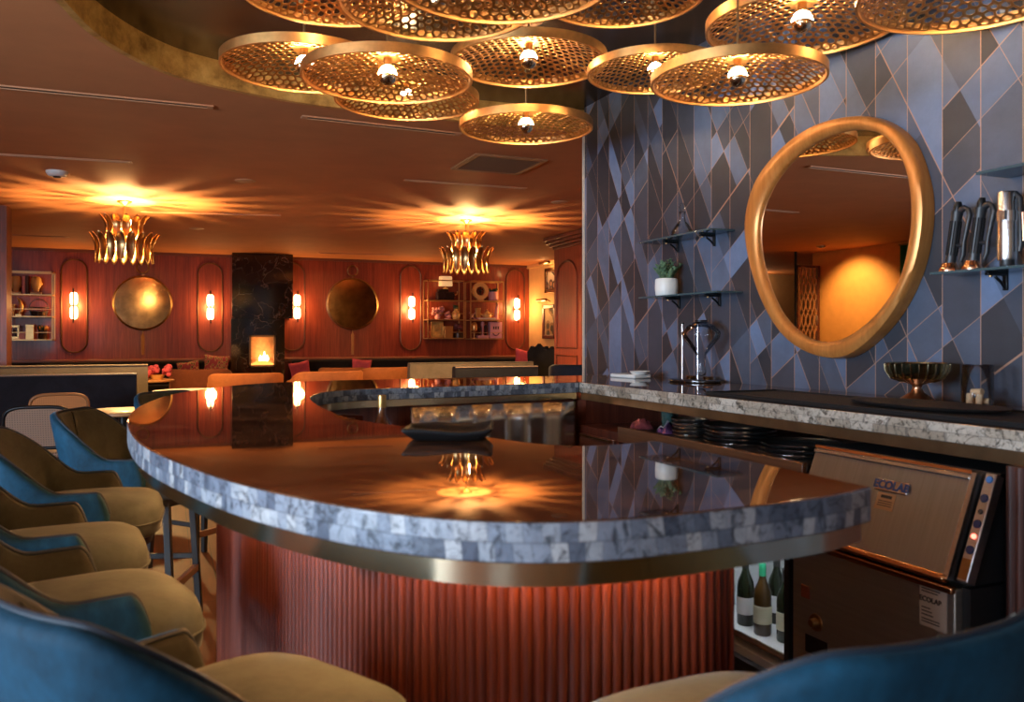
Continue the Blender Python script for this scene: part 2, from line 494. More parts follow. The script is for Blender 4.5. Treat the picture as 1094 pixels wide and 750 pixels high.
VOLIVE = velvet('olive_velvet', (.040,.041,.029), (.8,.82,.7), sheen=.22, var=.35)
VSEAT = velvet('stone_velvet', (.076,.090,.083), (.85,.93,.95), sheen=.25, var=.3)
VNAVY = velvet('navy_velvet', (.013,.015,.023), (.35,.4,.55), sheen=.2)
VRUST = velvet('rust_velvet', (.46,.155,.05), (1,.6,.3), sheen=.3, var=.2)
VBROWN = velvet('brown_velvet', (.26,.085,.045), (1,.6,.4), sheen=.3, var=.2)
VGREY = velvet('grey_velvet', (.15,.125,.095), (.9,.85,.75), sheen=.3, var=.2)
VDARK = velvet('black_velvet', (.010,.009,.010), (.4,.4,.5), sheen=.15)
PINK = velvet('pink_fabric', (.55,.09,.13), (1,.5,.6), sheen=.3, var=.25)
PATT = m_pattern('zigzag_fabric', (.03,.02,.02), (.55,.38,.16), (.35,.06,.08), 22)
LEGW = wood('black_stained_wood', (.008,.007,.006), (.022,.017,.014), .5, 'Z', 1, 0)
CANE = m_cane('woven_cane', (.30,.18,.115), (.10,.05,.03))
CANEO = m_cane('orange_cane', (.72,.30,.10), (.34,.12,.03))
# ================================================================== THE ROOM
ZC, ZD = 2.86, 3.02            # main ceiling, ceiling of the recess over the bar
WX = 2.85                      # face of the papered wall
YF = 16.4                      # face of the far wall
m = MB(); m.box((-1.1, 6.2, -.05), (17.2, 20.8, .1)); struct('floor', m, FLOOR)

rec = catmull([(2.97,.10),(1.6,.10),(.9,.16),(.35,.45),(-.1,1.0),(-.42,1.8),(-.56,2.8),(-.56,3.6),(-.476,4.3),(-.319,4.82),(0,5.27),(.377,5.47),(.86,5.60),(1.98,5.62),(2.97,5.56)], 10)
poly = [Vector((-9.6,-4.1)), Vector((2.97,-4.1))] + rec + [Vector((2.97,5.6)), Vector((7.3,5.6)), Vector((7.3,16.5)), Vector((-9.6,16.5))]
m = MB(); m.prism(poly, ZC, ZC+.05); struct('ceiling', m, CEIL, smooth=False)
m = MB(); m.box((1.05, 2.85, ZD+.03), (3.9, 5.9, .06)); struct('ceiling_recess', m, DARKC)
ro = offset(rec, -.03) if True else rec
m = MB()
m.prism([p for p in rec] + [p for p in reversed(offset(rec, -.04))], ZC-.002, ZD)
struct('trim_1', m, LEAF, ang=60)

m = MB(); m.bx((WX, -4.1, 0), (WX+.12, 5.47, ZD)); struct('wall_right', m, WALLP)
m = MB(); m.bx((WX-.012, 5.462, 0), (WX+.13, 5.482, ZC)); struct('trim_2', m, mat('pale_edge_trim', (.62,.50,.40), .4))
m = MB(); m.bx((WX+.12, 5.60, 0), (7.3, 5.72, ZC)); struct('wall_side', m, TANP)
m = MB(); m.bx((-3.3, YF, 0), (7.3, YF+.12, ZC)); struct('wall_far', m, MAHO)
m = MB(); m.bx((-9.6, YF, 0), (-3.3, YF+.12, ZC)); struct('wall_alcove', m, TANP)
m = MB(); m.bx((7.2, 5.6, 0), (7.3, YF, ZC)); struct('wall_picture', m, CREAM)
m = MB(); m.bx((-9.6, 12.0, 0), (-9.5, YF, ZC)); struct('wall_end', m, TANP)
m = MB(); m.bx((-9.6, 11.9, 0), (-5.4, 12.02, ZC)); struct('wall_return', m, OCHRE)

def holed_wall(name, axis, at0, at1, a0, a1, holes, mt):
    m = MB()
    def bx(u0, u1, z0, z1):
        if axis == 'Y': m.bx((u0, at0, z0), (u1, at1, z1))
        else: m.bx((at0, u0, z0), (at1, u1, z1))
    u = a0
    for (h0, h1, z0, z1) in holes:
        bx(u, h0, 0, ZC); bx(h0, h1, 0, z0); bx(h0, h1, z1, ZC); u = h1
    bx(u, a1, 0, ZC)
    struct(name, m, mt)
WINB = [(-4.6,-2.9,.5,2.5)]
WINL = [(-1.5,.2,.5,2.5), (.8,2.5,.5,2.5)]
holed_wall('wall_back', 'Y', -4.1, -4.0, -5.5, 2.97, WINB, TANP)
holed_wall('wall_left', 'X', -5.5, -5.4, -4.1, 11.9, WINL, OCHRE)
WF = mat('dark_window_frame', (.05,.04,.035), .4)
def m_pane():
    t = NT('window_pane'); t.n.remove(t.b)
    a = t.node('ShaderNodeBsdfTransparent'); g = t.node('ShaderNodeBsdfGlossy'); g.inputs['Roughness'].default_value = .02
    mx = t.node('ShaderNodeMixShader'); mx.inputs[0].default_value = .06
    t.link(a.outputs[0], mx.inputs[1]); t.link(g.outputs[0], mx.inputs[2]); t.link(mx.outputs[0], t.out.inputs[0]); return t.m
PANE = m_pane()
DAY = 120.0
k = 0
for axis, L in (('Y', WINB), ('X', WINL)):
    for (h0, h1, z0, z1) in L:
        k += 1
        fr = MB(); gl = MB(); c = -4.05 if axis == 'Y' else -5.45
        def pc(mb, u0, u1, za, zb, d):
            if axis == 'Y': mb.bx((u0, c-d, za), (u1, c+d, zb))
            else: mb.bx((c-d, u0, za), (c+d, u1, zb))
        for a, b, e, f in ((h0,h1,z0,z0+.06),(h0,h1,z1-.06,z1),(h0,h0+.06,z0,z1),(h1-.06,h1,z0,z1),((h0+h1)/2-.025,(h0+h1)/2+.025,z0,z1),(h0,h1,1.75,1.79)):
            pc(fr, a, b, e, f, .035)
        w = struct('window_%d' % k, fr, WF)
        pc(gl, h0+.02, h1-.02, z0+.02, z1-.02, .004)
        obj('window_pane', gl, PANE, w)
        la = bpy.data.lights.new('daylight', 'AREA'); la.shape = 'RECTANGLE'; la.size = h1-h0; la.size_y = z1-z0
        la.color = (.62,.80,1.0); la.energy = ((DAY if h0 < 3 else DAY*.35) if axis == 'X' else DAY*.18)*(h1-h0)*(z1-z0)
        lo = bpy.data.objects.new('daylight', la); C.objects.link(lo)
        if axis == 'Y': lo.location = ((h0+h1)/2, -4.25, (z0+z1)/2); lo.rotation_euler = (R(90), 0, pi)
        else: lo.location = (-5.65, (h0+h1)/2, (z0+z1)/2); lo.rotation_euler = (R(90), 0, R(90)); 
        d = Vector((0,1,0)) if axis == 'Y' else Vector((1,0,0))
        lo.rotation_euler = (-d).to_track_quat('Z', 'Y').to_euler()

# pillar at the left, wood pilaster beside the fireplace, ledge and top trim on the far wall
pr = onD(7, HY, 9.7)
m = MB(); m.bx((pr.x-.6, pr.y, 0), (pr.x, pr.y+.35, ZC)); struct('pillar', m, MAHOD)
m = MB(); m.bx((-3.3, YF-.14, .885), (7.2, YF, .925)); m.bx((-3.3, YF-.05, .845), (7.2, YF, .885)); struct('trim_3', m, RAIL, bevel=.006)
m = MB(); m.bx((-3.3, YF-.03, ZC-.05), (7.2, YF, ZC)); struct('trim_4', m, mat('dark_top_trim', (.16,.05,.025), .5))  # thin dark strip along the top of the far wall
a = onY(245, 330, YF); m = MB(); m.bx((a.x-.05, YF-.06, .925), (a.x+.04, YF, ZC-.05)); struct('trim_5', m, MAHO)
m = MB(); m.bx((7.14, 11.6, ZC-.07), (7.2, YF, ZC)); struct('trim_6', m, CREAM)

# ------------------------------------------------------------------ ceiling fittings
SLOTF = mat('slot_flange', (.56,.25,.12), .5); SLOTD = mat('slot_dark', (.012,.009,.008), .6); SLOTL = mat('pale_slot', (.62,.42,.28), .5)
def slot(p0, p1, label, inner=SLOTD, w=.075):
    a = onZ(*p0, ZC); b = onZ(*p1, ZC)
    d = (b-a); L = d.length; rz = math.atan2(d.y, d.x)
    t = thing('ceiling_slot_vent', label, 'air vent', ((a.x+b.x)/2, (a.y+b.y)/2, ZC), rz, 'linear slots in the ceiling')
    m = MB()
    for s in (-1, 1): m.box((0, s*w*.40, -.005), (L, w*.2, .010))
    for s in (-1, 1): m.box((s*(L/2-.02), 0, -.005), (.04, w*.6, .010))
    obj('flange', m, SLOTF, t, bevel=.002)
    m = MB(); m.box((0, 0, -.002), (L-.08, w*.6, .004)); obj('slot', m, inner, t)
slot((-60,86), (228,114), 'long dark slot vent ending above the dark oval ceiling edge, nearest the viewer')
slot((-40,162), (141,173), 'pale thin slot vent beside the round smoke detector', SLOTL, .06)
slot((322,124), (492,143), 'dark slot vent passing behind the lowest hanging disc lamps')
slot((432,192), (562,201), 'short slot vent beyond the square ceiling grille', SLOTL, .06)
slot((150,226), (300,230), 'faint slot vent in the glow of the chandelier over the fireplace side', SLOTL, .06)
slot((376,233), (470,237), 'slot vent ending at the chandelier over the shelves', SLOTD, .06)
slot((-30,249), (74,253), 'far slot vent over the wall shelf beside the pillar', SLOTD, .06)
slot((340,270), (420,272), 'farthest slot vent above the round wall mirror by the fireplace', SLOTD, .07)

def puck(name, px, py, r, h, label, cat, mt, mt2, z=ZC, grp=None):
    p = onZ(px, py, z)
    t = thing(name, label, cat, (p.x, p.y, z), 0, grp)
    m = MB(); m.lathe([(0,-h),(r*.55,-h),(r*.8,-h*.85),(r,-h*.3),(r,0)], 28); obj('housing', m, mt, t)
    m = MB(); m.lathe([(0,-h*1.25),(r*.3,-h*1.2),(r*.42,-h*.9)], 20); obj('sensor' if 'smoke' in name else 'lens', m, mt2, t)
puck('smoke_detector', 61, 183, .095, .05, 'white round smoke detector on the orange ceiling', 'smoke detector', WHITE, BLACKP)
DLW = mat('downlight_trim', (.62,.34,.17), .5)
for px, py, lb in ((262,193,'round recessed downlight cover between two slot vents'), (598,216,'round recessed downlight cover near the patterned wall end'), (210,244,'small recessed downlight cover past the chandelier by the fireplace')):
    puck('ceiling_downlight', px, py, .10, .012, lb, 'ceiling light', DLW, DLW, grp='plain round ceiling covers')
a = onZ(532, 175, ZC)
t = thing('ceiling_grille', 'square bronze air grille in the orange ceiling below a disc lamp', 'air vent', (a.x, a.y, ZC), 0)
m = MB()
for s in (-1, 1): m.box((s*.31, 0, -.008), (.05, .67, .016)); m.box((0, s*.31, -.008), (.57, .05, .016))
obj('grille_frame', m, mat('bronze_grille', (.35,.17,.08), .5, .3), t, bevel=.003)
m = MB()
for i in range(15): m.box((0, -.27+i*.0386, -.008), (.57, .016, .010), rot=Matrix.Rotation(.6, 4, 'X'))
obj('louver', m, mat('louver_bronze', (.22,.10,.05), .5, .3), t)

# ------------------------------------------------------------------ disc pendants
def disc_mesh():
    """shallow perforated dome made of an irregular honeycomb of open cells"""
    Rr = .392; r2 = random.Random(3)
    a = .0235
    verts = {}; m = MB()
    def zz(x, y): return .098*(1-(x*x+y*y)/(Rr*Rr))**.85 if x*x+y*y < Rr*Rr else 0
    def V(kx, ky, x, y):
        k = (round(kx*4), round(ky*4))
        if k not in verts:
            jx, jy = r2.uniform(-.20,.20)*a, r2.uniform(-.20,.20)*a
            x2, y2 = x+jx, y+jy
            d = sqrt(x2*x2+y2*y2)
            if d > Rr: x2 *= Rr/d; y2 *= Rr/d
            verts[k] = (len(m.v)); m.v.append(Vector((x2, y2, zz(x2, y2))))
        return verts[k]
    W = sqrt(3)*a; n = int(Rr/W)+2
    for j in range(-n, n+1):
        for i in range(-n-4, n+5):
            cx = W*(i + (j % 2)*.5); cy = 1.5*a*j
            if sqrt(cx*cx+cy*cy) > Rr + a*.6: continue
            ids = []
            for q in range(6):
                t = pi/6 + q*pi/3
                x, y = cx + a*cos(t), cy + a*sin(t)
                ids.append(V(x/a, y/a, x, y))
            co = [m.v[q] for q in ids]; c = sum(co, Vector())/6
            if sqrt(c.x**2+c.y**2) < .05 or len(set((round(p.x,4), round(p.y,4)) for p in co)) < 6 and c.length > Rr*1.0:
                m.f.append(ids); m.m.append(0); continue
            s = r2.uniform(.60,.80)
            b = len(m.v)
            for p in co:
                v = c + (p-c)*s; v.z = zz(v.x, v.y); m.v.append(v)
            for q in range(6):
                w = (q+1) % 6
                m.f.append([ids[q], ids[w], b+w, b+q]); m.m.append(0)
    return m
BULB = emis('lit_bulb', (1.0,.68,.36), 200.0)
SILV = mat('mirrored_bulb_tip', (.85,.72,.52), .12, 1.0)
def make_pendant(loc, label, h):
    t = thing('disc_pendant_lamp', label, 'pendant lamp', loc, 0, 'perforated disc pendants over the bar')
    m = MB(); m.lathe([(.400,0),(.410,0),(.410,.046),(.400,.046),(.400,0)], 72); obj('rim', m, mat('rim_brass', (.74,.38,.13), .42, 1.0, var=.12, vscale=25), t, ang=30)
    d = disc_mesh(); o = obj('perforated_disc', d, BRASSP, t, loc=(0,0,.012), smooth=True, ang=80, solid=.003)
    m = MB(); m.lathe([(0,.128),(.018,.128),(.02,.10),(.02,.066),(.0,.066)], 20); obj('bulb_socket', m, BRASSD, t)
    m = MB(); m.lathe([(.016,.072),(.030,.062),(.042,.044),(.045,.026)], 20); b = obj('bulb', m, BULB, t)
    m = MB(); m.lathe([(.045,.026),(.0455,.02),(.043,.008),(.036,-.006),(.022,-.019),(0,-.025)], 20); obj('mirrored_tip', m, SILV, b)
    m = MB(); m.tube([(0,0,.12),(0,0,h-.02)], .006, 10); obj('rod', m, BRASSD, t)
    m = MB(); m.lathe([(0,h-.045),(.072,h-.045),(.078,h-.04),(.078,h-.004),(0,h-.004)], 32); obj('ceiling_canopy', m, BRASSD, t, ang=30)
    return t
PEND = [  # px, py of the bulb, depth, size
    (325, 72, 4.20, 1.0, 'disc pendant lamp hanging alone at the fireplace end, half behind another disc'),
    (414, 83, 4.00, 1.0, 'disc pendant lamp with a sharp bulb overlapping two discs over the curved bar end'),
    (435,107, 5.0, 1.06, 'disc pendant lamp almost hidden, peeking below a nearer disc'),
    (565, 66, 4.35, 1.0, 'disc pendant lamp directly above the lowest small-looking disc'),
    (562,136, 5.10, 1.0, 'lowest hanging disc pendant lamp, just above the ceiling grille'),
    (700, 77, 4.30, .86, 'disc pendant lamp close to the patterned wall edge, partly behind a nearer disc'),
    (788, 84, 3.05, .77, 'disc pendant lamp hanging nearest above the patterned wall shelves'),
    (857, 26, 3.42, .95, 'large-looking disc pendant lamp above the round gilded mirror'),
    (1046,-12, 2.72, .92, 'disc pendant lamp in the corner above the bottle tools shelf'),
    (468,  3, 3.0, .88, 'broad disc pendant lamp above the curved bar end, cut by the photo top'),
    (536,-26, 2.35, .81, 'disc pendant lamp nearest the viewer at the top middle, only its rim edge seen'),
    (664, -6, 3.45, .84, 'disc pendant lamp cut by the photo top, above the wall-side disc'),
    (352,-10, 3.50, .93, 'disc pendant lamp cut by the photo top, over the fireplace end discs'),
]
P0 = None
for (px, py, d, s, lb) in PEND:
    p = onD(px, py+ (0.036*885/d*.4), d)
    h = (ZD - p.z)
    o = make_pendant((p.x, p.y, p.z), lb, h/s) if P0 is None else None
    if o is None:
        o = dup(P0, (p.x, p.y, p.z), rnd.uniform(0, 6.28), lb)
        # rod and canopy need their own length
        for ch in o.children:
            if ch.name.startswith('rod'):
                m = MB(); m.tube([(0,0,.12),(0,0,h/s-.02)], .006, 10)
                me = bpy.data.meshes.new('rod'); me.from_pydata([tuple(v) for v in m.v], [], m.f); me.materials.append(BRASSD); ch.data = me
            if ch.name.startswith('ceiling_canopy'):
                ch.location.z = h/s - H0
    else:
        P0 = o; H0 = h/s
    o.scale = (s, s, s)
# ================================================================== THE BAR
ZT, ZB = 1.07, 1.012
outer = catmull([(1.082,1.045),(.98,1.015),(.85,1.0),(.70,.992),(.57,.995),(.465,1.02),(.37,1.075),(.265,1.19),(.125,1.45),(.012,1.80),(-.06,2.12),(-.105,2.55),(-.115,3.0),(-.07,3.5),(.03,3.95),(.19,4.30),(.38,4.57),(.62,4.73),(.95,4.79),(1.5,4.80),(2.10,4.80)], 10)
inner = catmull([(2.10,4.09),(1.7,4.045),(1.3,4.0),(1.0,3.975),(.80,3.93),(.655,3.80),(.555,3.55),(.515,3.2),(.505,2.85),(.53,2.5),(.625,2.22),(.725,1.98),(.79,1.79),(.86,1.705),(.95,1.69),(1.085,1.715)], 10)
t_bar = thing('bar_counter', 'glossy dark stone bar top, curved horseshoe with grey split stone edge', 'bar counter', (0,0,0))
m = MB(); m.prism(outer+inner, ZB, ZT, 0, 1)
obj('stone_slab', m, [STONE, EDGE], t_bar, bevel=.004, seg=3, ang=30)
bo = offset(outer, -.018); bi = offset(inner, -.03)
m = MB(); m.prism(bo+bi, .976, ZB); obj('brass_band', m, BAND, t_bar, ang=30)

# fluted body
t_base = thing('bar_cabinet', 'fluted reddish wood bar front under the curved stone top', 'bar front', (0,0,0))
oc = offset(outer, -.275)
oc = [p for p in oc if not (p.x > 2.1)]
fine = resample(oc, .0035)
PITCH = .021; fl = []
s = 0.0
for i, p in enumerate(fine):
    a = fine[max(i-1,0)]; b = fine[min(i+1,len(fine)-1)]; tt = (b-a).normalized(); nn = Vector((-tt.y, tt.x))
    s = i*.0035
    ph = (s % PITCH)/PITCH
    fl.append(p + nn*(.0085*abs(sin(pi*ph))**.7))
bk = offset(fine, -.03)
# back of the panel set a little inside
m = MB()
n = len(fl)
m.prism(fl + list(reversed(bk)), .06, .976); obj('fluted_panel', m, FLUTE, t_base, ang=50)
ci = offset(inner, -.06)
m = MB(); m.prism([p for p in offset(fine, -.032)[::6]] + ci, .06, .974); obj('carcass', m, MAHOD, t_base, smooth=False)
m = MB(); m.prism([p for p in offset(fine, -.05)[::6]] + offset(inner, -.09), 0, .06); obj('plinth', m, BLACKP, t_base, smooth=False)
LED = emis('warm_light_tape', (1.0,.48,.16), 80.0)
m = MB(); l1 = resample(offset(oc, .05), .03); m.prism(l1[4:] + list(reversed(offset(l1, -.010)[4:])), .9705, .9755); obj('light_tape', m, LED, t_base)
# outlet below the overhang
best = min(range(len(fine)), key=lambda i: abs(547+F*(fine[i].dot(Vector((RT.x,RT.y)))/fine[i].dot(Vector((FW.x,FW.y))))-397) + (0 if fine[i].y < 2 else 999))
p = fine[best]; tt = (fine[best+3]-fine[best-3]).normalized(); rz = math.atan2(tt.y, tt.x)
Mx = Matrix.Translation((p.x, p.y, .905)) @ Matrix.Rotation(rz, 4, 'Z')
m = MB(); m.add(*(lambda q: (q.v, q.f))(MB().box((0, .012, 0), (.085, .012, .034))), 0, Mx); ou = obj('outlet_plate', m, BRASSD, t_base, bevel=.002)
m = MB()
for i in range(5): m.add(*(lambda q: (q.v, q.f))(MB().box((-.03+i*.015, .019, -.004), (.009, .004, .02))), 0, Mx)
obj('outlet_slot', m, BLACKP, ou)

# ------------------------------------------------------------------ back counter
t_bc = thing('back_counter', 'veined stone back counter running along the patterned blue wall', 'counter', (0,0,0))
m = MB(); m.prism([(2.102,.45),(WX-.002,.45),(WX-.002,4.80),(2.102,4.80)], ZB, ZT, 0, 1); obj('stone_slab', m, [STONE, EDGEB], t_bc, bevel=.004, seg=2)
m = MB(); m.bx((2.115,.45,.974), (WX-.002,4.10,ZB)); obj('trim_band', m, mat('bronze_band', (.36,.23,.12), .3, .9, var=.2), t_bc)

# work bench below it
BX = 2.06
t = thing('work_bench', 'dark wood and steel under-counter bench holding stacked trays', 'bench', (0,0,0))
m = MB(); m.bx((BX+.02, 2.30, .835), (WX-.03, 3.60, .868)); obj('bench_top', m, mat('bench_steel', (.16,.13,.11), .3, .9), t, bevel=.003)
m = MB(); m.bx((BX, 2.30, .80), (BX+.02, 3.60, .876)); obj('front_rail', m, wood('bench_rail', (.10,.04,.02), (.24,.11,.05), .4, 'Y'), t, bevel=.003)
m = MB(); m.bx((WX-.05, 2.30, .869), (WX-.03, 3.60, .973)); obj('dark_filler_panel', m, MAHOD, t)  # dark panel added so the space under the counter stays dark
m = MB(); m.bx((BX+.06, 2.98, .08), (WX-.04, 3.60, .834)); obj('carcass', m, MAHOD, t)
t = thing('drawer_cabinet', 'dark wood drawer unit in the inner corner of the bar', 'cabinet', (0,0,0))
m = MB(); m.bx((BX+.02, 3.62, .06), (WX-.03, 4.04, .84)); obj('body', m, MAHOD, t)
m = MB(); m.bx((2.125, 4.06, .0), (WX-.03, 4.72, .972)); m.bx((WX-.05, 3.62, .84), (WX-.03, 4.06, .972)); obj('dark_corner_fill', m, MAHOD, t)  # dark body added to fill the black shadow in the inner corner
for z0, z1 in ((.70,.80),(.52,.685),(.30,.505),(.09,.285)):
    m = MB(); m.bx((BX, 3.64, z0), (BX+.02, 4.02, z1)); dr = obj('drawer', m, wood('drawer_front', (.12,.035,.018), (.30,.10,.05), .4, 'Y'), t, bevel=.003)
    m = MB(); m.bx((BX-.012, 3.66, z1-.012), (BX, 4.0, z1-.004)); obj('handle', m, BRASSD, dr)

# steel apron below the far arm, folded panels
def folded(x):
    return .03*sin(x*9.0) + .014*sin(x*31+1)
t = thing('steel_apron', 'bent stainless steel apron under the far bar arm', 'steel panel', (0,0,0))
m = MB()
xs = [1.10 + i*(.93/60) for i in range(61)]
m.grid([[Vector((x, 4.03+.03*(x-1)-.055+folded(x)*.8, z)) for z in (.62,.75,.88,.972)] for x in xs])
obj('sheet', m, m_steel('polished_steel', (.50,.45,.40), .26, (40,40,1)), t, solid=.003, ang=80)
t2 = thing('speed_rail', 'dark bottle rail with dividers inside the curved bar end', 'bottle rail', (0,0,0))
inn = [p for p in inner if 2.3 < p.y < 3.9 and p.x < .9]
i1 = offset(inn, .015); i2 = offset(inn, .17)
m = MB(); m.prism(i1 + list(reversed(i2)), .820, .830); obj('tray', m, STEELD, t2)
m = MB(); m.prism(offset(inn, .16) + list(reversed(i2)), .830, .905); obj('front_lip', m, STEELD, t2)
for i in (4, 12, 20, 28):
    if i < len(inn):
        a, b = i1[i], i2[i]; m = MB(); m.bar((a.x,a.y,.90), (b.x,b.y,.90), .012, .13, up=(0,0,1)); obj('divider', m, MAHOD, t2)

# bottle on the rail
def bottle(name, label, loc, prof, glass, lab=None, cap=None, cat='bottle', grp=None, s=1.0):
    t = thing(name, label, cat, loc, 0, grp)
    m = MB(); m.lathe([(r*s, z*s) for r, z in prof], 24); obj('glass', m, glass, t, ang=50)
    if lab:
        r, z0, z1, mt = lab; m = MB(); m.lathe([(r*s, z0*s), (r*s+.0012, z0*s+.001), (r*s+.0012, z1*s-.001), (r*s, z1*s)], 24); obj('paper_label', m, mt, t)
    if cap:
        r, z0, z1, mt = cap; m = MB(); m.lathe([(r*s, z0*s), (r*s, z1*s-.002), (r*s-.002, z1*s), (0, z1*s)], 20); obj('cap', m, mt, t)
    return t
LIQ = [(0,0),(.040,0),(.044,.006),(.044,.12),(.040,.15),(.020,.185),(.014,.20),(.014,.262),(0,.262)]
WINE = [(0,0),(.034,0),(.0375,.006),(.0375,.165),(.034,.19),(.019,.225),(.0145,.24),(.0145,.30),(0,.30)]
p = onD(408, 440, 3.05)
bottle('liqueur_bottle', 'amber liqueur bottle with red label in the rail behind the bar top', (p.x, p.y, .831), LIQ, mat('amber_glass', (.36,.12,.03), .05, 0, trans=.5), (.0445,.03,.115,mat('red_label', (.45,.08,.07), .6)), (.0155,.225,.27,mat('gold_cap', (.6,.36,.12), .3, .9)), s=1.02)
p = onD(394, 444, 3.15)
t = thing('garnish_caddy', 'small copper garnish caddy in the dark rail beside the liqueur bottle', 'caddy', ((i1[16].x+i2[16].x)/2, (i1[16].y+i2[16].y)/2, .8315))
m = MB(); m.lathe([(0,0),(.035,0),(.042,.10),(.040,.10),(.033,.006),(0,.006)], 20); obj('cup', m, mat('copper', (.75,.34,.16), .25, 1), t)
m = MB(); m.tube([(0,0,.02),(.012,.01,.16)], .004, 8); obj('spoon', m, STEEL, t)

# tray on the inner edge of the bar
p = onZ(486, 467, ZT)
t = thing('leather_tray', 'black leather valet tray with turned-up edges on the bar inner edge', 'tray', (p.x-.02, p.y-.015, ZT+.0005), R(-22))
rows = []
for i in range(25):
    u = -1 + i/12; row = []
    for j in range(25):
        v = -1 + j/12; e = max(abs(u), abs(v)); cr = max(0, (abs(u)*abs(v))-.35)
        z = .022*max(0, (e-.72)/.28)**1.3 + .008*cr*(1 if (u > 0) == (v > 0) else .4) + .008*sin(u*4+v*3)*max(0, e-.6)
        row.append(Vector((u*(.118-.012*e), v*(.098-.01*e), .004+z)))
    rows.append(row)
m = MB(); m.grid(rows); obj('tray_sheet', m, mat('black_leather', (.006,.005,.005), .6, spec=.3, bump=.3), t, solid=.006, ang=80)

# ------------------------------------------------------------------ things on the back counter
p0 = onZ(663, 402, ZT)
t = thing('napkin_tray', 'low white rectangular tray at the far end of the back counter', 'tray', (2.62, 4.42, ZT), R(8))
m = MB(); m.box((0,0,.012), (.13,.24,.024)); obj('dish', m, WHITE, t, bevel=.008, seg=3)
m = MB(); m.lathe([(0,.024),(.045,.024),(.062,.042),(.060,.044),(.042,.028),(0,.028)], 28, (.0,-.09,0)); obj('saucer', m, WHITE, t)

p = onZ(742, 408, ZT)
t = thing('smoking_stand', 'glass bulb vessel on two slim metal posts and a black tray', 'glassware', (p.x, p.y, ZT), R(10))
m = MB(); m.lathe([(0,0),(.105,0),(.112,.006),(.112,.012),(.104,.016),(0,.014)], 36, sx=1.05, sy=1.5); obj('tray', m, mat('black_lacquer', (.02,.014,.012), .15), t)
for k2, y in enumerate((.075,-.045)):
    m = MB(); m.tube([(-.02,y,.014),(-.02,y,.325)], .0055, 10); q = obj('post', m, STEEL, t)
    m = MB(); m.lathe([(0,.322),(.012,.322),(.012,.332),(0,.334)], 14, (-.02,y,0)); obj('finial', m, BLACK, q)
m = MB(); m.lathe([(0,.345),(.036,.343),(.036,.335),(0,.333)], 24, (.0,-.05,0)); obj('lid', m, BLACK, t)
m = MB(); m.lathe([(.030,.334),(.075,.31),(.106,.275),(.100,.245),(.055,.19),(.026,.15),(.018,.10),(.028,.06),(.024,.04),(.004,.035)], 28, (0,-.05,0)); obj('glass_bulb', m, GLASS, t, solid=.002, ang=80)
for y in (.07,-.06):
    m = MB(); m.lathe([(0,.014),(.026,.014),(.03,.03),(.026,.032),(0,.03)], 20, (.045,y,0)); obj('amber_cup', m, mat('copper_cup', (.7,.36,.15), .2, 1), t)

p = onX(996, 426, 2.60); pz = ZT
p = onZ(996, 428, ZT)
t = thing('punch_bowl', 'footed green-bronze ribbed bowl on the back counter by the mirror', 'bowl', (2.69, p.y/p.x*2.69 if False else p.y, ZT))
bz = [(0,.004),(.060,0),(.064,.008),(.050,.018),(.026,.034),(.016,.052),(.020,.064),(.05,.074),(.092,.09),(.112,.118),(.115,.145),(.118,.150),(.112,.150),(.106,.12),(.085,.096),(0,.08)]
m = MB(); m.lathe(bz[8:], 48); b = obj('bowl', m, mat('bronze_green', (.30,.27,.15), .2, 1, var=.5, vscale=14), t, ang=60)
m = MB(); m.lathe(bz[:9], 36); obj('pedestal', m, mat('bronze_foot', (.50,.28,.16), .28, 1), t, ang=60)
m = MB()
for i in range(24):
    q = 2*pi*i/24; m.tube([(cos(q)*r, sin(q)*r, z) for r, z in ((.06,.0765),(.095,.09),(.1135,.118),(.1165,.146))], .003, 6)
obj('rib', m, mat('bronze_rib', (.42,.33,.2), .25, 1), b)

p = onZ(1042, 434, ZT)
t = thing('cork_jar', 'clear glass jar holding corks beside the footed bowl', 'jar', (2.70, p.y, ZT))
m = MB(); m.lathe([(0,.0),(.05,0),(.052,.006),(.052,.15)], 28); obj('glass', m, GLASS, t, solid=.0025, ang=50)
ck = mat('cork', (.62,.38,.20), .8, var=.2, vscale=40)
for x, y, z, rx in ((-.02,.015,.026,0),(.018,-.02,.018,1.5),(.022,.02,.018,1.4),(-.015,-.02,.026,.1),(.0,.0,.052,1.5)):
    m = MB(); m.lathe([(0,-.02),(.0115,-.02),(.0115,.02),(0,.02)], 14, (x,y,z), mat=Matrix.Rotation(rx,4,'X')); obj('cork', m, ck, t)

a, b = onZ(806, 426, ZT), onZ(1098, 445, ZT)
t = thing('bar_mat', 'long black ribbed rubber bar mat on the back counter', 'bar mat', (0,0,ZT))
m = MB(); m.bx((2.14, 1.50, 0), (2.52, 2.98, .010)); obj('sheet', m, RUBBER, t, bevel=.004)
m = MB(); m.bx((2.14,1.50,.010),(2.155,2.98,.016)); m.bx((2.505,1.50,.010),(2.52,2.98,.016)); m.bx((2.14,1.50,.010),(2.52,1.515,.016)); m.bx((2.14,2.965,.010),(2.52,2.98,.016)); obj('raised_border', m, RUBBER, t)
t = thing('drain_tray', 'curved black drip tray lying across the bar mat', 'tray', (2.36, 2.05, ZT+.0105))
m = MB(); m.lathe([(0,.0),(.10,.0),(.145,.010),(.15,.016),(.144,.016),(.10,.005),(0,.004)], 40, sx=.95, sy=2.0); obj('dish', m, mat('pebbled_black', (.012,.009,.008), .7, spec=.3, bump=.6, bscale=260), t)
p = onZ(1066, 434, ZT)
t = thing('bar_tongs', 'black handled bar tool lying by the cork jar', 'bar tool', (2.64, 1.70, ZT+.001), R(20))
m = MB(); m.tube([(0,.12,.018),(0,.02,.020),(.004,-.10,.016)], [.016,.018,.012], 12); obj('handle', m, BLACKP, t)
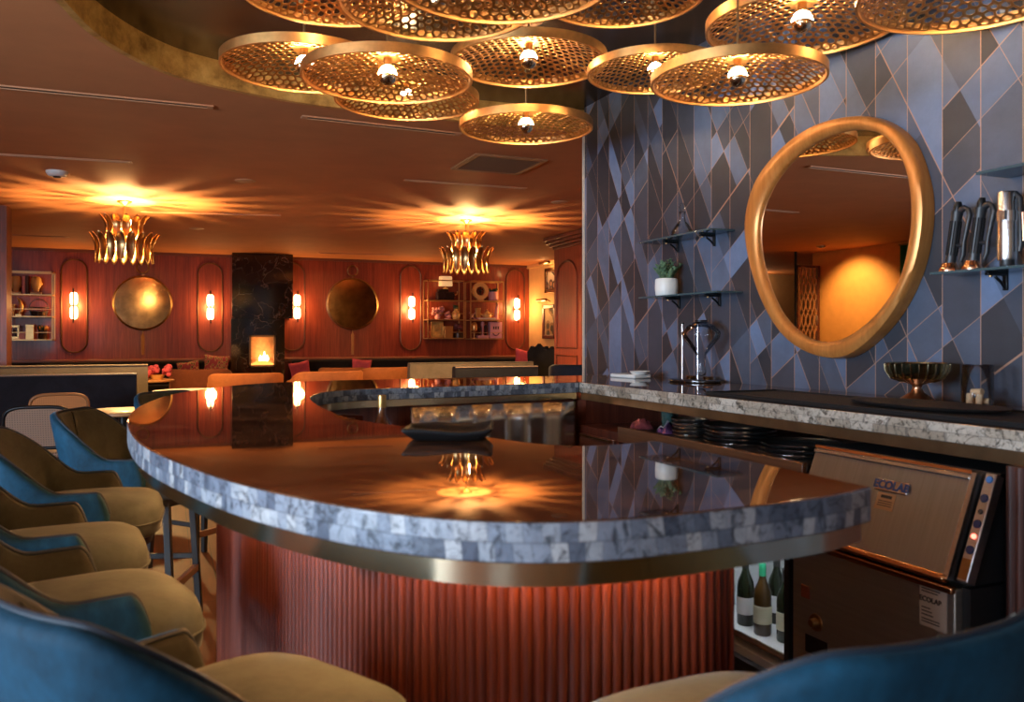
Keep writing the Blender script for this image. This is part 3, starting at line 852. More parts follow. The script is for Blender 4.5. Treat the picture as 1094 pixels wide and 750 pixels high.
m = MB(); m.box((.002,-.14,.014), (.02,.09,.004)); obj('blade', m, STEEL, t, bevel=.001)
m = MB(); m.lathe([(0,0),(.022,0),(.022,.03),(0,.03)], 18, (.03,-.03,0)); obj('collar', m, BRASSD, t)

# ------------------------------------------------------------------ wall shelves of smoked glass
def wshelf(label, y0, y1, z, depth, br):
    t = thing('glass_shelf', label, 'shelf', (WX, (y0+y1)/2, z), 0, 'smoked glass shelves on the patterned wall')
    m = MB(); m.bx((-depth, (y0-y1)/2, -.010), (-.002, (y1-y0)/2, 0)); obj('glass_panel', m, SHELFG, t, bevel=.002)
    for f in br:
        y = (y0-y1)/2 + (y1-y0)*f
        q = MB(); q.bx((-.012, y-.009, -.075), (-.002, y+.009, -.010)); q.bx((-depth*.62, y-.008, -.022), (-.002, y+.008, -.0105))
        q.tube([(-.008,y,-.068),(-.03,y,-.045),(-.06,y,-.026)], .006, 8)
        k2 = obj('bracket', q, BLACK, t, bevel=.002)
        q = MB(); q.lathe([(0,-.028),(.007,-.028),(.007,-.02),(0,-.02)], 12, (-depth*.5,y,0)); obj('screw_cap', q, BRASSD, k2)
    return t
DEP = .17
def shelf_px(label, pl, pr, br):
    a = onX(*pl, WX-DEP); b = onX(*pr, WX-DEP); z = (a.z+b.z)/2
    wshelf(label, min(a.y,b.y), max(a.y,b.y), z, DEP, br)
    return min(a.y,b.y), max(a.y,b.y), z
s1 = shelf_px('upper glass shelf with the glass decanter', (682,258), (758,244), (.25,.75))
s2 = shelf_px('lower glass shelf with the small potted plant', (682,317), (766,311), (.25,.75))
ay = onX(993, 291, WX-DEP); zz_ = ay.z
wshelf('glass shelf holding the black bottle tools and steel canister', 1.45, ay.y, ay.z, DEP, (.30,.78))
by = onX(1042, 184, WX-DEP)
wshelf('empty glass shelf above the black bottle tools', 1.40, by.y, by.z, DEP, (.35,.8))

p = onX(729, 250, WX-.09)
t = thing('glass_decanter', 'clear glass decanter with stopper on the upper shelf', 'decanter', (WX-.09, p.y, s1[2]+.0005))
m = MB(); m.lathe([(0,0),(.058,.0),(.066,.006),(.060,.03),(.040,.06),(.020,.085),(.015,.11),(.017,.135),(.022,.14)], 28); obj('body', m, GLASS, t, solid=.002, ang=60)
m = MB(); m.lathe([(0,.128),(.012,.128),(.013,.142),(.010,.148),(.019,.165),(.019,.175),(.008,.192),(0,.194)], 18); obj('stopper', m, GLASS, t)

p = onX(712, 313, WX-.09)
t = thing('potted_plant', 'small leafy green plant in a white ceramic pot', 'plant', (WX-.09, p.y, s2[2]+.0005))
m = MB(); m.lathe([(0,0),(.052,0),(.060,.006),(.064,.05),(.062,.098),(.056,.104),(.052,.10),(.05,.085),(0,.085)], 32, p=2.6); obj('pot', m, WHITE, t, ang=60)
m = MB(); m.lathe([(0,.087),(.05,.086)], 20); obj('soil', m, mat('soil', (.03,.02,.012), .9), t)
def sprig(m, base, d, L, n, w):
    pts = [Vector(base)+Vector(d)*L*i/n + Vector((0,0,-.15*L*(i/n)**2)) for i in range(n+1)]
    m.tube(pts, .0018, 6, mi=1)
    for i in range(1, n+1):
        for s in range(3):
            q = s*2.1+i*1.1; dd = (Vector((cos(q), sin(q), .5)) + Vector(d)*.4).normalized()
            side = dd.cross(Vector((0,0,1))).normalized()*w*.38; up = Vector((0,0,w*.12))
            b0 = pts[i]; m.add([b0, b0+dd*w*.5+side+up, b0+dd*w, b0+dd*w*.5-side+up], [(0,1,2,3)], 0)
m = MB(); r3 = random.Random(5)
for i in range(16):
    q = r3.uniform(0, 6.28); e = r3.uniform(.2,.75)
    sprig(m, (cos(q)*.02, sin(q)*.02, .085), Vector((cos(q)*e, sin(q)*e, 1)).normalized(), r3.uniform(.07,.14), 7, r3.uniform(.024,.038))
sprig(m, (.0,-.025,.085), Vector((.0,-.15,1)).normalized(), .15, 9, .018)
obj('foliage', m, [mat('dusty_green_leaf', (.10,.17,.085), .6, var=.5, vscale=40), mat('stem', (.10,.10,.04), .7)], t, solid=.0008)

def preserver(y, label):
    t = thing('wine_preserver', label, 'wine tool', (WX-.09, y, ay.z+.0005), 0, 'black wine preservers on the wall shelf')
    tl = Matrix.Rotation(R(9), 4, 'X')
    def tp(pts): return [tl @ Vector(q) for q in pts]
    m = MB(); m.lathe([(0,0),(.034,0),(.036,.010),(.030,.022),(.024,.036),(.0,.036)], 24, sx=1, sy=1.0); obj('foot', m, mat('copper_foot', (.72,.40,.24), .22, 1), t)
    m = MB(); m.tube(tp([(0,.0,.03),(0,0,.06),(0,0,.20),(0,0,.232)]), [.020,.019,.019,.022], 16); bd = obj('body', m, BLACKP, t)
    m = MB()
    for i in range(12): m.tube(tp([(.0195*cos(i*pi/6), .0195*sin(i*pi/6), .065), (.0195*cos(i*pi/6), .0195*sin(i*pi/6), .195)]), .0022, 6)
    obj('grip', m, RUBBER, bd)
    m = MB(); m.tube(tp([(0,0,.225),(0,-.03,.246),(0,-.045,.240),(0,-.055,.220),(0,-.052,.19),(0,-.046,.12),(0,-.050,.07),(0,-.043,.045)]), [.015,.011,.009,.010,.010,.008,.009,.008], 12); obj('handle', m, BLACKP, t)
    m = MB(); m.tube(tp([(0,-.005,.105),(0,-.047,.105)]), .007, 10); obj('lever', m, BLACKP, t)
    m = MB(); m.lathe([(0,.23),(.016,.23),(.016,.25),(.010,.268),(0,.27)], 16, mat=tl); obj('nozzle', m, BLACK, t)
preserver(onX(1014,285,WX-.09).y, 'black wine preserver with copper foot at the shelf end near the mirror')
preserver(onX(1038.5,284,WX-.09).y, 'black wine preserver with copper foot next to the steel canister')
p = onX(1076, 283, WX-.09)
t = thing('steel_canister', 'tall steel siphon canister with a clamp band on the wall shelf', 'siphon', (WX-.09, p.y, ay.z+.0005))
m = MB(); m.lathe([(0,0),(.020,0),(.024,.008),(.024,.03),(0,.03)], 20); obj('foot', m, BLACKP, t)
m = MB(); m.lathe([(.0,.026),(.030,.026),(.032,.034),(.032,.262),(.029,.27),(0,.272)], 28); obj('cylinder', m, STEEL, t, ang=40)
m = MB(); m.lathe([(.032,.165),(.035,.165),(.035,.20),(.032,.20)], 28); m.box((-.036,-.012,.183), (.012,.02,.035)); obj('clamp_band', m, STEEL, t)
m = MB(); m.tube([(.0,-.03,.262),(0,-.05,.24),(0,-.052,.08),(0,-.046,.055)], .009, 10); obj('handle', m, BLACKP, t)
m = MB(); m.tube([(0,-.058,.19),(0,-.062,.09)], .004, 8); obj('lever', m, mat('copper_lever', (.7,.35,.2), .3, 1), t)

# ------------------------------------------------------------------ round mirror in an organic gilded frame
OUT = [(911,123.6),(938.6,128),(965.7,148.5),(981.6,187),(986.5,223),(979.3,277.6),(961,323),(934,359),(902.3,381.5),(870.6,380),(839,361.4),(816,327.4),(800.4,282),(795,237),(805,196),(830,162),(866,135)]
INN = [(920,138.5),(947.6,148.5),(965.7,178),(972.5,223),(968,268.6),(956.7,304.8),(929.5,341),(893,363.7),(861.5,361),(834,336.5),(816,295.7),(809.5,259.5),(811.7,227.8),(825,196),(852.5,164),(888.7,144)]
def loop_on(pts, X, n):
    q = [onX(x, y, X) for x, y in pts]; q = [Vector((p.y, p.z)) for p in q]
    c = catmull(q[-3:] + q + q[:4], 8)[3*8:-3*8]
    c = c[:-1] if (c[0]-c[-1]).length < 1e-3 else c
    ctr = sum(q, Vector((0,0)))/len(q)
    out = []
    for i in range(n):     # radius by angle
        a = 2*pi*i/n; d = Vector((cos(a), sin(a))); bestv = None
        for u, v in zip(c, c[1:]+c[:1]):
            e = v-u; den = d.x*e.y - d.y*e.x
            if abs(den) < 1e-9: continue
            w = u-ctr; tt = (w.x*e.y - w.y*e.x)/den; ss = (w.x*d.y - w.y*d.x)/den
            if tt > 0 and -1e-6 <= ss <= 1+1e-6: bestv = max(bestv or 0, tt)
        out.append(ctr + d*(bestv or .5))
    return out
NM = 96
XO = WX-.065
lo = loop_on(OUT, XO, NM); li = loop_on(INN, XO, NM)
# common centre by angle matching
t_m = thing('round_mirror', 'large round mirror in an uneven gilded wood frame on the patterned wall', 'mirror', (0,0,0))
rows = []
for (fr_, x) in ((0, WX-.003), (0, WX-.045), (.06, XO-.002), (.35, XO-.012), (.7, XO-.010), (.95, XO+.002), (.985, XO+.008), (1, XO+.016), (1, XO+.03)):
    rows.append([Vector((x, *(lo[i]*(1-fr_) + li[i]*fr_))) for i in range(NM)])
m = MB(); m.grid(rows, closev=True); obj('gilded_frame', m, GOLDF, t_m, ang=50, fixn=True)
m = MB(); m.add([(XO+.018, p.x, p.y) for p in [li[i]*1.002 - (sum(li, Vector((0,0)))/NM)*.002 for i in range(NM)]], [tuple(range(NM))]); g = obj('mirror_pane', m, MIRROR, t_m, smooth=False)

# ------------------------------------------------------------------ trays on the work bench
def tray_stack(cx, cy, r, n, label, grp):
    for i in range(n):
        t = thing('steel_tray', label[i], 'tray', (cx+.004*((i*7) % 3-1), cy+.004*((i*5) % 3-1), .8685+i*.0165), 0, grp)
        m = MB(); m.lathe([(0,.0),(r*.86,0),(r*.95,.004),(r,.015),(r*.985,.0158),(r*.93,.006),(r*.85,.0025),(0,.0025)], 48); obj('dish', m, STEEL, t, ang=60)
        m = MB(); m.lathe([(r-.002,.0125),(r+.004,.0125),(r+.004,.0160),(r-.002,.0160)], 48); obj('rolled_rim', m, mat('dark_chrome', (.60,.58,.56), .12, 1), t)
ord_ = ['bottom', 'second from bottom', 'third from bottom', 'top', 'fifth', 'sixth']
def ords(n, where): return ['%s round steel tray of the %s' % (('topmost' if i == n-1 else 'lowest' if i == 0 else ['', 'second from bottom', 'third from bottom', 'fourth from bottom', 'fifth from bottom'][i]), where) for i in range(n)]
tray_stack(2.245, 2.52, .150, 3, ords(3, 'low stack next to the glasswasher'), 'trays stacked next to the dishwasher')
tray_stack(2.245, 2.88, .150, 5, ords(5, 'wide stack between two others'), 'trays stacked in the middle of the bench')
tray_stack(2.20, 3.17, .085, 5, ords(5, 'narrow stack beside the packets'), 'small trays stacked beside the packets')
r4 = random.Random(11)
for i, (x, y, c, lb) in enumerate(((2.17,3.31,(.20,.10,.32),'crumpled purple and white packet lying on the bench edge'),(2.24,3.40,(.55,.56,.62),'crumpled pale packet on top of the bench packets'),(2.15,3.52,(.30,.08,.10),'crumpled red packet nearest the drawers'))):
    t = thing('snack_packet', lb, 'packet', (x, y, .8685), r4.uniform(0,3), 'crumpled packets on the bench')
    rows = [[Vector(((u-.5)*.11, (v-.5)*.085, .002+.034*sin(pi*u)**.5*sin(pi*v)**.5*(1+.5*sin(9*u+7*v*(i+1))) )) for v in [k/10 for k in range(11)]] for u in [k/12 for k in range(13)]]
    m = MB(); m.grid(rows); m.grid([[Vector((q.x, q.y, .001)) for q in row] for row in rows]); obj('pouch', m, mat('foil%d' % i, c, .25, .5, var=.6, vscale=30), t, ang=30)
for i, (x, y) in enumerate(((2.30,3.52),(2.36,3.57))):
    t = thing('tall_tumbler', ['green glass tumbler at the drawer end of the bench', 'green glass tumbler tucked behind its twin at the drawer end'][i], 'glass', (x, y, .8685), 0, 'green tumblers on the bench')
    m = MB(); m.lathe([(0,0),(.026,0),(.029,.006),(.034,.10),(.032,.10),(.026,.01),(0,.01)], 24); obj('glass', m, mat('teal_glass', (.25,.45,.42), .05, 0, trans=.8), t)
# ------------------------------------------------------------------ glasswasher
Y0, Y1 = 1.635, 2.275
def ftext(s, size, mt, parent, name, M, ext=.0006, bold=0.0):
    cu = bpy.data.curves.new(name, 'FONT'); cu.body = s; cu.size = size; cu.extrude = ext; cu.align_x = 'CENTER'; cu.align_y = 'CENTER'; cu.offset = bold
    tmp = bpy.data.objects.new('tmp', cu); C.objects.link(tmp)
    bpy.context.view_layer.update()
    me = bpy.data.meshes.new_from_object(tmp.evaluated_get(bpy.context.evaluated_depsgraph_get()))
    bpy.data.objects.remove(tmp); bpy.data.curves.remove(cu)
    me.materials.clear(); me.materials.append(mt)
    o = bpy.data.objects.new(name, me); C.objects.link(o); o.parent = parent; o.matrix_local = M
    return o
def facing(org, ydir=(0,0,1)):
    x = Vector((0,-1,0)); y = Vector(ydir).normalized(); z = x.cross(y)
    M = Matrix((x, y, z)).transposed().to_4x4(); M.translation = Vector(org); return M
t = thing('glasswasher', 'steel under-counter glasswasher with slanted hood door at the open bar end', 'dishwasher', (0,0,0))
SB = Vector((1.985, 0, .650)); ST_ = Vector((2.105, 0, .945)); SD = (ST_-SB).normalized(); SN = Vector((-SD.z, 0, SD.x))
def onS(y, s, o=0.0): q = SB + SD*(s*(ST_-SB).length) + SN*o; return Vector((q.x, y, q.z))
HOOD = m_steel('hood_steel', (.46,.53,.59), .30, (1,50,1))
def slab_on(m, ya, yb, s0, s1, o0, o1):
    v = [onS(ya,s0,o0), onS(yb,s0,o0), onS(yb,s1,o0), onS(ya,s1,o0), onS(ya,s0,o1), onS(yb,s0,o1), onS(yb,s1,o1), onS(ya,s1,o1)]
    m.add(v, [(0,1,2,3),(4,7,6,5),(0,4,5,1),(1,5,6,2),(2,6,7,3),(3,7,4,0)])
m = MB()
v = [(2.02,Y0-.03,.64),(2.02,Y1,.64),(2.135,Y1,.94),(2.135,Y0-.03,.94),(2.62,Y0-.03,.64),(2.62,Y1,.64),(2.62,Y1,.94),(2.62,Y0-.03,.94)]
m.add(v, [(0,1,2,3),(4,7,6,5),(0,4,5,1),(1,5,6,2),(2,6,7,3),(3,7,4,0)]); obj('hood_body', m, BLACKP, t, fixn=True)
m = MB(); slab_on(m, Y0+.03, Y1, .02, .97, -.02, .0); hd = obj('hood_door', m, HOOD, t, fixn=True, bevel=.003)
m = MB(); slab_on(m, Y0+.03, Y1, .90, .945, .0, .008); obj('top_lip', m, STEEL, hd, fixn=True, bevel=.003)
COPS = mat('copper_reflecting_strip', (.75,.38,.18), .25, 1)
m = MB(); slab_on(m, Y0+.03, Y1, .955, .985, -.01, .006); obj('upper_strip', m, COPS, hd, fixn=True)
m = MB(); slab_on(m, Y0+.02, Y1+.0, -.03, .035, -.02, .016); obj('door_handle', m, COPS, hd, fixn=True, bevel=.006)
m = MB(); slab_on(m, Y0+.015, Y0+.03, .0, .97, -.02, .004); obj('side_edge', m, STEEL, hd, fixn=True)
# nameplate and stickers
BLU = mat('blue_lettering', (.03,.07,.22), .4); INK = mat('dark_ink', (.03,.03,.035), .6); PAPR = mat('tan_sticker', (.55,.36,.22), .6); PAPW = mat('pale_sticker', (.50,.45,.40), .55)
pc = onX(951, 521, 2.06)
yc = pc.y; sc_ = .70
m = MB(); slab_on(m, yc-.062, yc+.062, sc_-.06, sc_+.06, 0, .005); npl = obj('nameplate', m, STEEL, hd, fixn=True, bevel=.004)
ftext('ECOLAB', .036, BLU, npl, 'nameplate_lettering', facing(onS(yc, sc_, .0055), SD), bold=.0012)
m = MB(); slab_on(m, yc-.025, yc+.045, sc_-.24, sc_-.075, 0, .0015); stk = obj('sticker', m, PAPR, hd, fixn=True)
m = MB(); slab_on(m, yc-.012, yc+.03, sc_-.125, sc_-.095, .0016, .002)
for i in range(3): slab_on(m, yc-.018, yc+.036, sc_-.16-.022*i, sc_-.152-.022*i, .0016, .002)
obj('sticker_lettering', m, INK, stk, fixn=True)
# control strip
m = MB(); slab_on(m, Y0-.045, Y0-.012, .02, .99, -.03, .004); cs = obj('control_strip', m, m_steel('strip_steel', (.6,.6,.62), .35), t, fixn=True, bevel=.003)
for k2, (s, mt, r) in enumerate(((.93, mat('blue_badge', (.05,.2,.55), .4), .010), (.76, mat('blue_button', (.015,.03,.10), .4), .012), (.64, INK, .007), (.53, MATS['blue_button'], .012), (.42, emis('red_indicator', (1,.12,.08), 5), .007), (.30, MATS['blue_button'], .012))):
    M = facing(onS(Y0-.0285, s, .004), SD); m = MB(); m.lathe([(0,.004),(r*.9,.004),(r,.002),(r,0)], 18, mat=M, c=(0,0,0)); obj('button', m, mt, cs)
m = MB(); slab_on(m, Y0-.042, Y0-.015, .04, .22, .004, .006); obj('lower_plate', m, BRASSD, cs, fixn=True)
# lower cabinet
LOWS = m_steel('grey_brown_steel', (.46,.44,.41), .5, (1,1,30))  # grey-brown steel of the lower cabinet
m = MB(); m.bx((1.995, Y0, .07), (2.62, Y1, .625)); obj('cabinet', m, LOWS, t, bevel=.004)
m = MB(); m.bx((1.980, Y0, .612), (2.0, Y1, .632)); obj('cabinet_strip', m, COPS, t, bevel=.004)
m = MB(); m.bx((2.03, Y0, 0), (2.58, Y1, .07)); obj('plinth', m, BLACKP, t)
m = MB(); m.bx((2.02, Y0-.028, .10), (2.6, Y0-.002, .63)); obj('side_panel', m, BLACKP, t)
def onface(px, py): return onX(px, py, 1.995)
q = onface(997, 647); m = MB(); m.bx((1.9935, q.y-.045, q.z-.065), (1.995, q.y+.045, q.z+.065)); st2 = obj('rating_sticker', m, PAPW, t)
ftext('ECOLAB', .020, INK, st2, 'sticker_lettering', facing((1.9932, q.y+.008, q.z+.012)), bold=.0008)
m = MB()
for i, (dz, w) in enumerate(((.05,.05),(.042,.062),(.034,.055),(-.012,.03),(-.022,.036),(-.032,.04),(-.044,.06),(-.052,.06))): m.bx((1.993, q.y+.038-w, q.z+dz-.0017), (1.9936, q.y+.038, q.z+dz+.0017))
obj('sticker_lettering', m, INK, st2)
q = onface(872, 665); m = MB(); m.lathe([(0,.024),(.012,.024),(.014,.02),(.016,.004),(.028,.004),(.03,0)], 24, mat=facing(q)); obj('knob', m, BRASSD, t)
q = onface(861, 632); m = MB(); m.bx((1.990, q.y-.02, q.z-.022), (1.996, q.y+.02, q.z+.022)); sw = obj('rocker_switch', m, mat('switch_red', (.22,.06,.03), .4), t, bevel=.003)
q = onface(870, 690); m = MB(); m.bx((1.992, q.y-.06, q.z-.03), (1.996, q.y+.04, q.z+.03)); obj('vent_opening', m, BLACK, t)

# fluted end panel to the right of the washer
t = thing('end_panel', 'dark fluted wood end panel under the back counter right of the glasswasher', 'panel', (0,0,0))
pl = []; yy = .46
while yy < 1.535: pl += [Vector((2.085-.010*sin(pi*k2/6), yy+.026*k2/6)) for k2 in range(6)]; yy += .026
pl.append(Vector((2.085, yy)))
m = MB(); m.prism(pl + [Vector((2.5, yy)), Vector((2.5, .46))], 0, .974); obj('fluted_skin', m, wood('dark_flute', (.04,.012,.010), (.12,.04,.026), .45), t, ang=50)

# bottle cooler
t = thing('bottle_cooler', 'lit white bottle cooler with glass door under the back counter', 'fridge', (0,0,0))
cx0, cx1, cy0, cy1, cz0, cz1 = 2.03, 2.66, 2.30, 2.94, .08, .795
CW = mat('cooler_liner', (.82,.84,.86), .4)
m = MB(); m.bx((cx0,cy0,cz0),(cx1,cy0+.03,cz1)); m.bx((cx0,cy1-.03,cz0),(cx1,cy1,cz1)); m.bx((cx1-.03,cy0,cz0),(cx1,cy1,cz1)); m.bx((cx0,cy0,cz0),(cx1,cy1,cz0+.05)); m.bx((cx0,cy0,cz1-.03),(cx1,cy1,cz1))
obj('liner', m, CW, t)
m = MB(); m.bx((cx0-.004,cy0,cz1-.06),(cx0+.0,cy1,cz1)); m.bx((cx0-.03,cy0,.0),(cx0,cy1,cz0+.02))
for a_, b_ in ((cy0,cy0+.025),(cy1-.05,cy1)): m.bx((cx0-.03,a_,cz0),(cx0-.001,b_,cz1))
obj('door_frame', m, BLACKP, t)
m = MB(); m.bx((cx0-.018,cy0+.025,cz0+.02),(cx0-.012,cy1-.05,cz1-.03)); obj('glass_door', m, PANE, t)
for z in (.165, .545):
    m = MB(); m.bx((cx0+.01,cy0+.03,z),(cx1-.03,cy1-.03,z+.008)); sh = obj('shelf', m, CW, t)
    m = MB(); m.bx((cx0+.004,cy0+.03,z-.004),(cx0+.012,cy1-.03,z+.018)); obj('shelf_trim', m, STEEL, sh)
m = MB(); m.bx((cx0+.02,cy0+.06,cz1-.045),(cx0+.05,cy1-.06,cz1-.032)); m.bx((cx0+.02,cy0+.08,.535),(cx0+.04,cy1-.08,.543)); obj('light_tube', m, emis('cooler_light', (.85,.93,1), 16), t)
GRG = mat('dark_green_glass', (.012,.020,.010), .06); BRG = mat('brown_bottle_glass', (.06,.03,.008), .06); LAB = mat('cream_label', (.62,.60,.42), .6); LABW = mat('white_label', (.75,.76,.78), .6)
GRC = mat('green_foil', (.02,.30,.14), .35)
k2 = 0
for (x, y, gl, lb, cp, tx) in ((2.12,2.585,BRG,LAB,GRC,'brown wine bottle with green foil cap at the cooler door'),(2.26,2.67,GRG,LABW,BLACKP,'dark bottle with white label behind the green-capped one'),(2.15,2.49,GRG,LAB,BLACKP,'dark bottle with cream label at the cooler edge by the glasswasher'),(2.40,2.58,GRG,LABW,BLACKP,'dark bottle at the back of the lit cooler'),(2.13,2.70,GRG,LABW,BLACKP,'dark bottle half hidden behind the fluted bar end in the cooler')):
    bottle('wine_bottle', tx, (x, y, .1735), WINE, gl, (.0376,.05,.125,lb), (.0152,.25,.303,cp), grp='bottles in the cooler', s=.90)

# ------------------------------------------------------------------ chandeliers
SLATM = mat('chandelier_brass', (.66,.40,.17), .28, 1.0, var=.2, vscale=9)
CBULB = emis('chandelier_bulb', (1,.64,.28), 55)
def chandelier(loc, label):
    t = thing('feather_chandelier', label, 'chandelier', loc, 0, 'two-tier feather chandeliers')
    m = MB(); m.lathe([(0,-.05),(.02,-.048),(.03,-.035),(.075,-.012),(.078,0)], 32); obj('ceiling_canopy', m, BRASSP, t)
    m = MB(); m.tube([(0,0,-.04),(0,0,-.66)], .011, 12); obj('stem', m, BRASSP, t)
    for (n, zt, zb, rt, rm, rb, w) in ((13, -.165, -.42, .25, .18, .195, .092), (19, -.37, -.70, .355, .285, .30, .098)):
        for i in range(n):
            q = 2*pi*(i+.5*(n == 20))/n; rows = []
            for a in range(11):
                u = a/10; z = zt + (zb-zt)*u
                k3 = u*2-1
                r = rm + (rt-rm)*(max(0,-k3))**1.7 + (rb-rm)*max(0,k3)**2
                ww = w*.5*max(.02, (1-abs(k3)**3.2))**.5*(1-.18*max(0,k3))
                row = []
                for b in range(7):
                    v = b/3-1
                    row.append(Vector(((r+.012*v*v)*1.0, v*ww, z)))
                rows.append(row)
            m = MB(); m.grid(rows, mat=Matrix.Rotation(q,4,'Z')); obj('slat', m, SLATM, t, solid=.003, ang=70)
        zr = zt + (zb-zt)*.62
        m = MB(); m.tube([(cos(2*pi*i/48)*(rm-.008), sin(2*pi*i/48)*(rm-.008), zr) for i in range(48)], .006, 8, closed=True)
        for i in range(4): m.bar((0,0,zr), (cos(pi*i/2)*(rm-.008), sin(pi*i/2)*(rm-.008), zr), .008)
        obj('ring', m, BRASSP, t)
        for i in range(5):
            q = 2*pi*i/5+.3; rr = rm*.55
            m = MB(); m.lathe([(0,.0),(.014,.0),(.014,.045),(0,.045)], 12, (cos(q)*rr, sin(q)*rr, zr)); m.bar((0,0,zr),(cos(q)*rr, sin(q)*rr, zr),.008); sk = obj('lamp_holder', m, BRASSD, t)
            m = MB(); m.lathe([(.010,.045),(.018,.062),(.020,.08),(.014,.10),(0,.118)], 14, (cos(q)*rr, sin(q)*rr, zr)); obj('bulb', m, CBULB, sk)
    for dz, e in ((-.30, 105), (-.57, 300)):
        l = bpy.data.lights.new('chandelier_glow', 'POINT'); l.energy = e; l.color = (1,.60,.22); l.shadow_soft_size = .045
        lo_ = bpy.data.objects.new('chandelier_glow', l); C.objects.link(lo_); lo_.location = Vector(loc) + Vector((.03, -.02, dz))
c1 = onZ(133, 215, ZC); c2 = onZ(498, 235, ZC)
chandelier(c1, 'brass feather chandelier on the fireplace side, above the wall mirror by the pillar shelf')
chandelier(c2, 'brass feather chandelier in front of the paired gold wall shelves')

# ------------------------------------------------------------------ bar stools
def smooth01(x): x = min(1, max(0, x)); return x*x*(3-2*x)
def tub(parent, w, db, arm, z0, zb, za, th, m_out, m_in, tilt=.07, channels=2, pipe=None, lo=.26, hi=.72, bulge=.026, e=2.6, nm=('back_shell','backrest')):
    """U-shaped upholstered shell: flat sides running forward, rounded back, top edge sweeping from the back down to the arms"""
    path = []
    NS = 18; NB = 40
    for i in range(NS): path.append((w, arm*(1-i/NS), 1.0 + .5*(1-i/NS)))
    for i in range(NB+1):
        a = pi*i/NB; c, s = cos(a), sin(a)
        path.append((w*math.copysign(abs(c)**(2/e), c), -db*abs(s)**(2/e), abs(c)**(1.1)))
    for i in range(1, NS+1): path.append((-w, arm*i/NS, 1.0 + .5*i/NS))
    N = len(path)
    P = [Vector((p[0], p[1], 0)) for p in path]
    Nn = []
    for i in range(N):
        d = (P[min(i+1,N-1)]-P[max(i-1,0)]).normalized(); Nn.append(Vector((-d.y, d.x, 0)))
    L = [0]
    for i in range(1, N): L.append(L[-1]+(P[i]-P[i-1]).length)
    out_, inn_, rim = [], [], []
    for i in range(N):
        f = path[i][2]           # 0 at the middle of the back, 1 at its sides, 1.5 at arm fronts
        up_ = abs(L[i]/L[-1]-.5)*2
        h = zb + (za-zb)*smooth01((up_-lo)/(hi-lo))
        h -= (za-z0)*.35*max(0, (up_-.92)/.08)**2
        n_ = Nn[i]; lean = tilt*(1-smooth01((up_-.30)/.40))*1.0 + .018
        def pt(o, z): k = (z-z0)/(zb-z0); q = P[i] + n_*(o + lean*k*1.0); return Vector((q.x, q.y, z))
        u = L[i]/L[-1]
        ch = bulge*abs(sin(pi*((u-.5)*channels*2.2)))**.6 if f < .95 else bulge*.9
        oc_ = [pt(-.02, z0)] + [pt(th*.5*(1+.25*sin(pi*j/6)), z0 + (h-.02-z0)*j/6) for j in range(7)] + [pt(th*.42, h-.006), pt(th*.2, h+.002), pt(-th*.12, h)]
        ic = [pt(-th*.12, h-.001), pt(-th*.45, h-.006)] + [pt(-th*.55 - ch*sin(pi*min(1,(1-j/6)*1.0+.0))*1.0, z0 + (h-.012-z0)*(1-j/6)) for j in range(7)]
        out_.append(oc_); inn_.append(ic); rim.append(pt(-th*.12, h+.001))
    m = MB(); m.grid(out_); m.f.append(list(range(len(out_[0])))); m.m.append(0)
    b = (N-1)*len(out_[0]); m.f.append([b+j for j in range(len(out_[0]))]); m.m.append(0)
    sh = obj(nm[0], m, m_out, parent, ang=70, fixn=False)
    m = MB(); m.grid(inn_)
    k3 = len(inn_[0])
    bk_ = obj(nm[1], m, m_in, parent, ang=70)
    mid = N//2
    if channels > 1:
        m = MB(); m.tube([q + Vector((0,.004,0)) for q in inn_[mid][1:]], .0045, 6); obj('seam', m, m_in, bk_)
    if pipe:
        m = MB(); m.tube(rim, .0055, 8); obj('piping', m, pipe, sh)
    # close the two front ends between shell and lining
    m = MB()
    for i in (0, N-1): m.add(out_[i] + inn_[i], [tuple(range(len(out_[i])+len(inn_[i])))])
    obj('arm_front', m, m_out, sh)
    return sh
def make_stool(label):
    t = thing('bar_stool', label, 'bar stool', (0,0,0), 0, 'velvet bar stools around the bar')
    rows = [(0,.615),(.90,.615),(.985,.63),(1.0,.67),(.985,.702),(.94,.726),(.84,.740),(.6,.751),(.3,.755),(0,.756)]
    m = MB(); m.lathe([(r*.232, z) for r, z in rows], 56, (0,.02,0), sx=1.0, sy=1.02, p=3.6); st = obj('seat', m, VSEAT, t, ang=80)
    m = MB(); m.tube([(cosp(a,3.6)*.2335, .02+sinp(a,3.6)*.238, .67) for a in [2*pi*i/56 for i in range(56)]], .004, 6, closed=True); obj('piping', m, VSEAT, st)
    m = MB(); m.lathe([(0,.585),(.205,.585),(.215,.59),(.215,.618),(0,.618)], 48, (0,.01,0), p=4); obj('seat_base', m, LEGW, t)
    tub(t, .238, .235, .10, .59, .99, .795, .045, VBLUE, VOLIVE, tilt=.075, channels=2, lo=.24, hi=.72, pipe=mat('dark_piping', (.008,.02,.035), .6))
    for sx in (-1,1):
        for sy in (-1,1):
            m = MB(); m.bar((sx*.175, .01+sy*.16, .605), (sx*.20, .01+sy*.19, 0), .03, .03); o = obj('leg', m, LEGW, t, bevel=.004)
    for sx in (-1,1):
        m = MB(); m.bar((sx*.192, -.165, .28), (sx*.192, .185, .28), .018, .026); obj('stretcher', m, LEGW, t, bevel=.003)
    m = MB(); m.bar((-.19,-.168,.34), (.19,-.168,.34), .018, .026); obj('stretcher', m, LEGW, t, bevel=.003)
    m = MB(); m.bar((-.192,.190,.225), (.192,.190,.225), .024, .034); obj('footrest', m, mat('footrest_wood', (.20,.09,.045), .35), t, bevel=.004)
    return t
def cosp(a, p): c = cos(a); return math.copysign(abs(c)**(2/p), c)
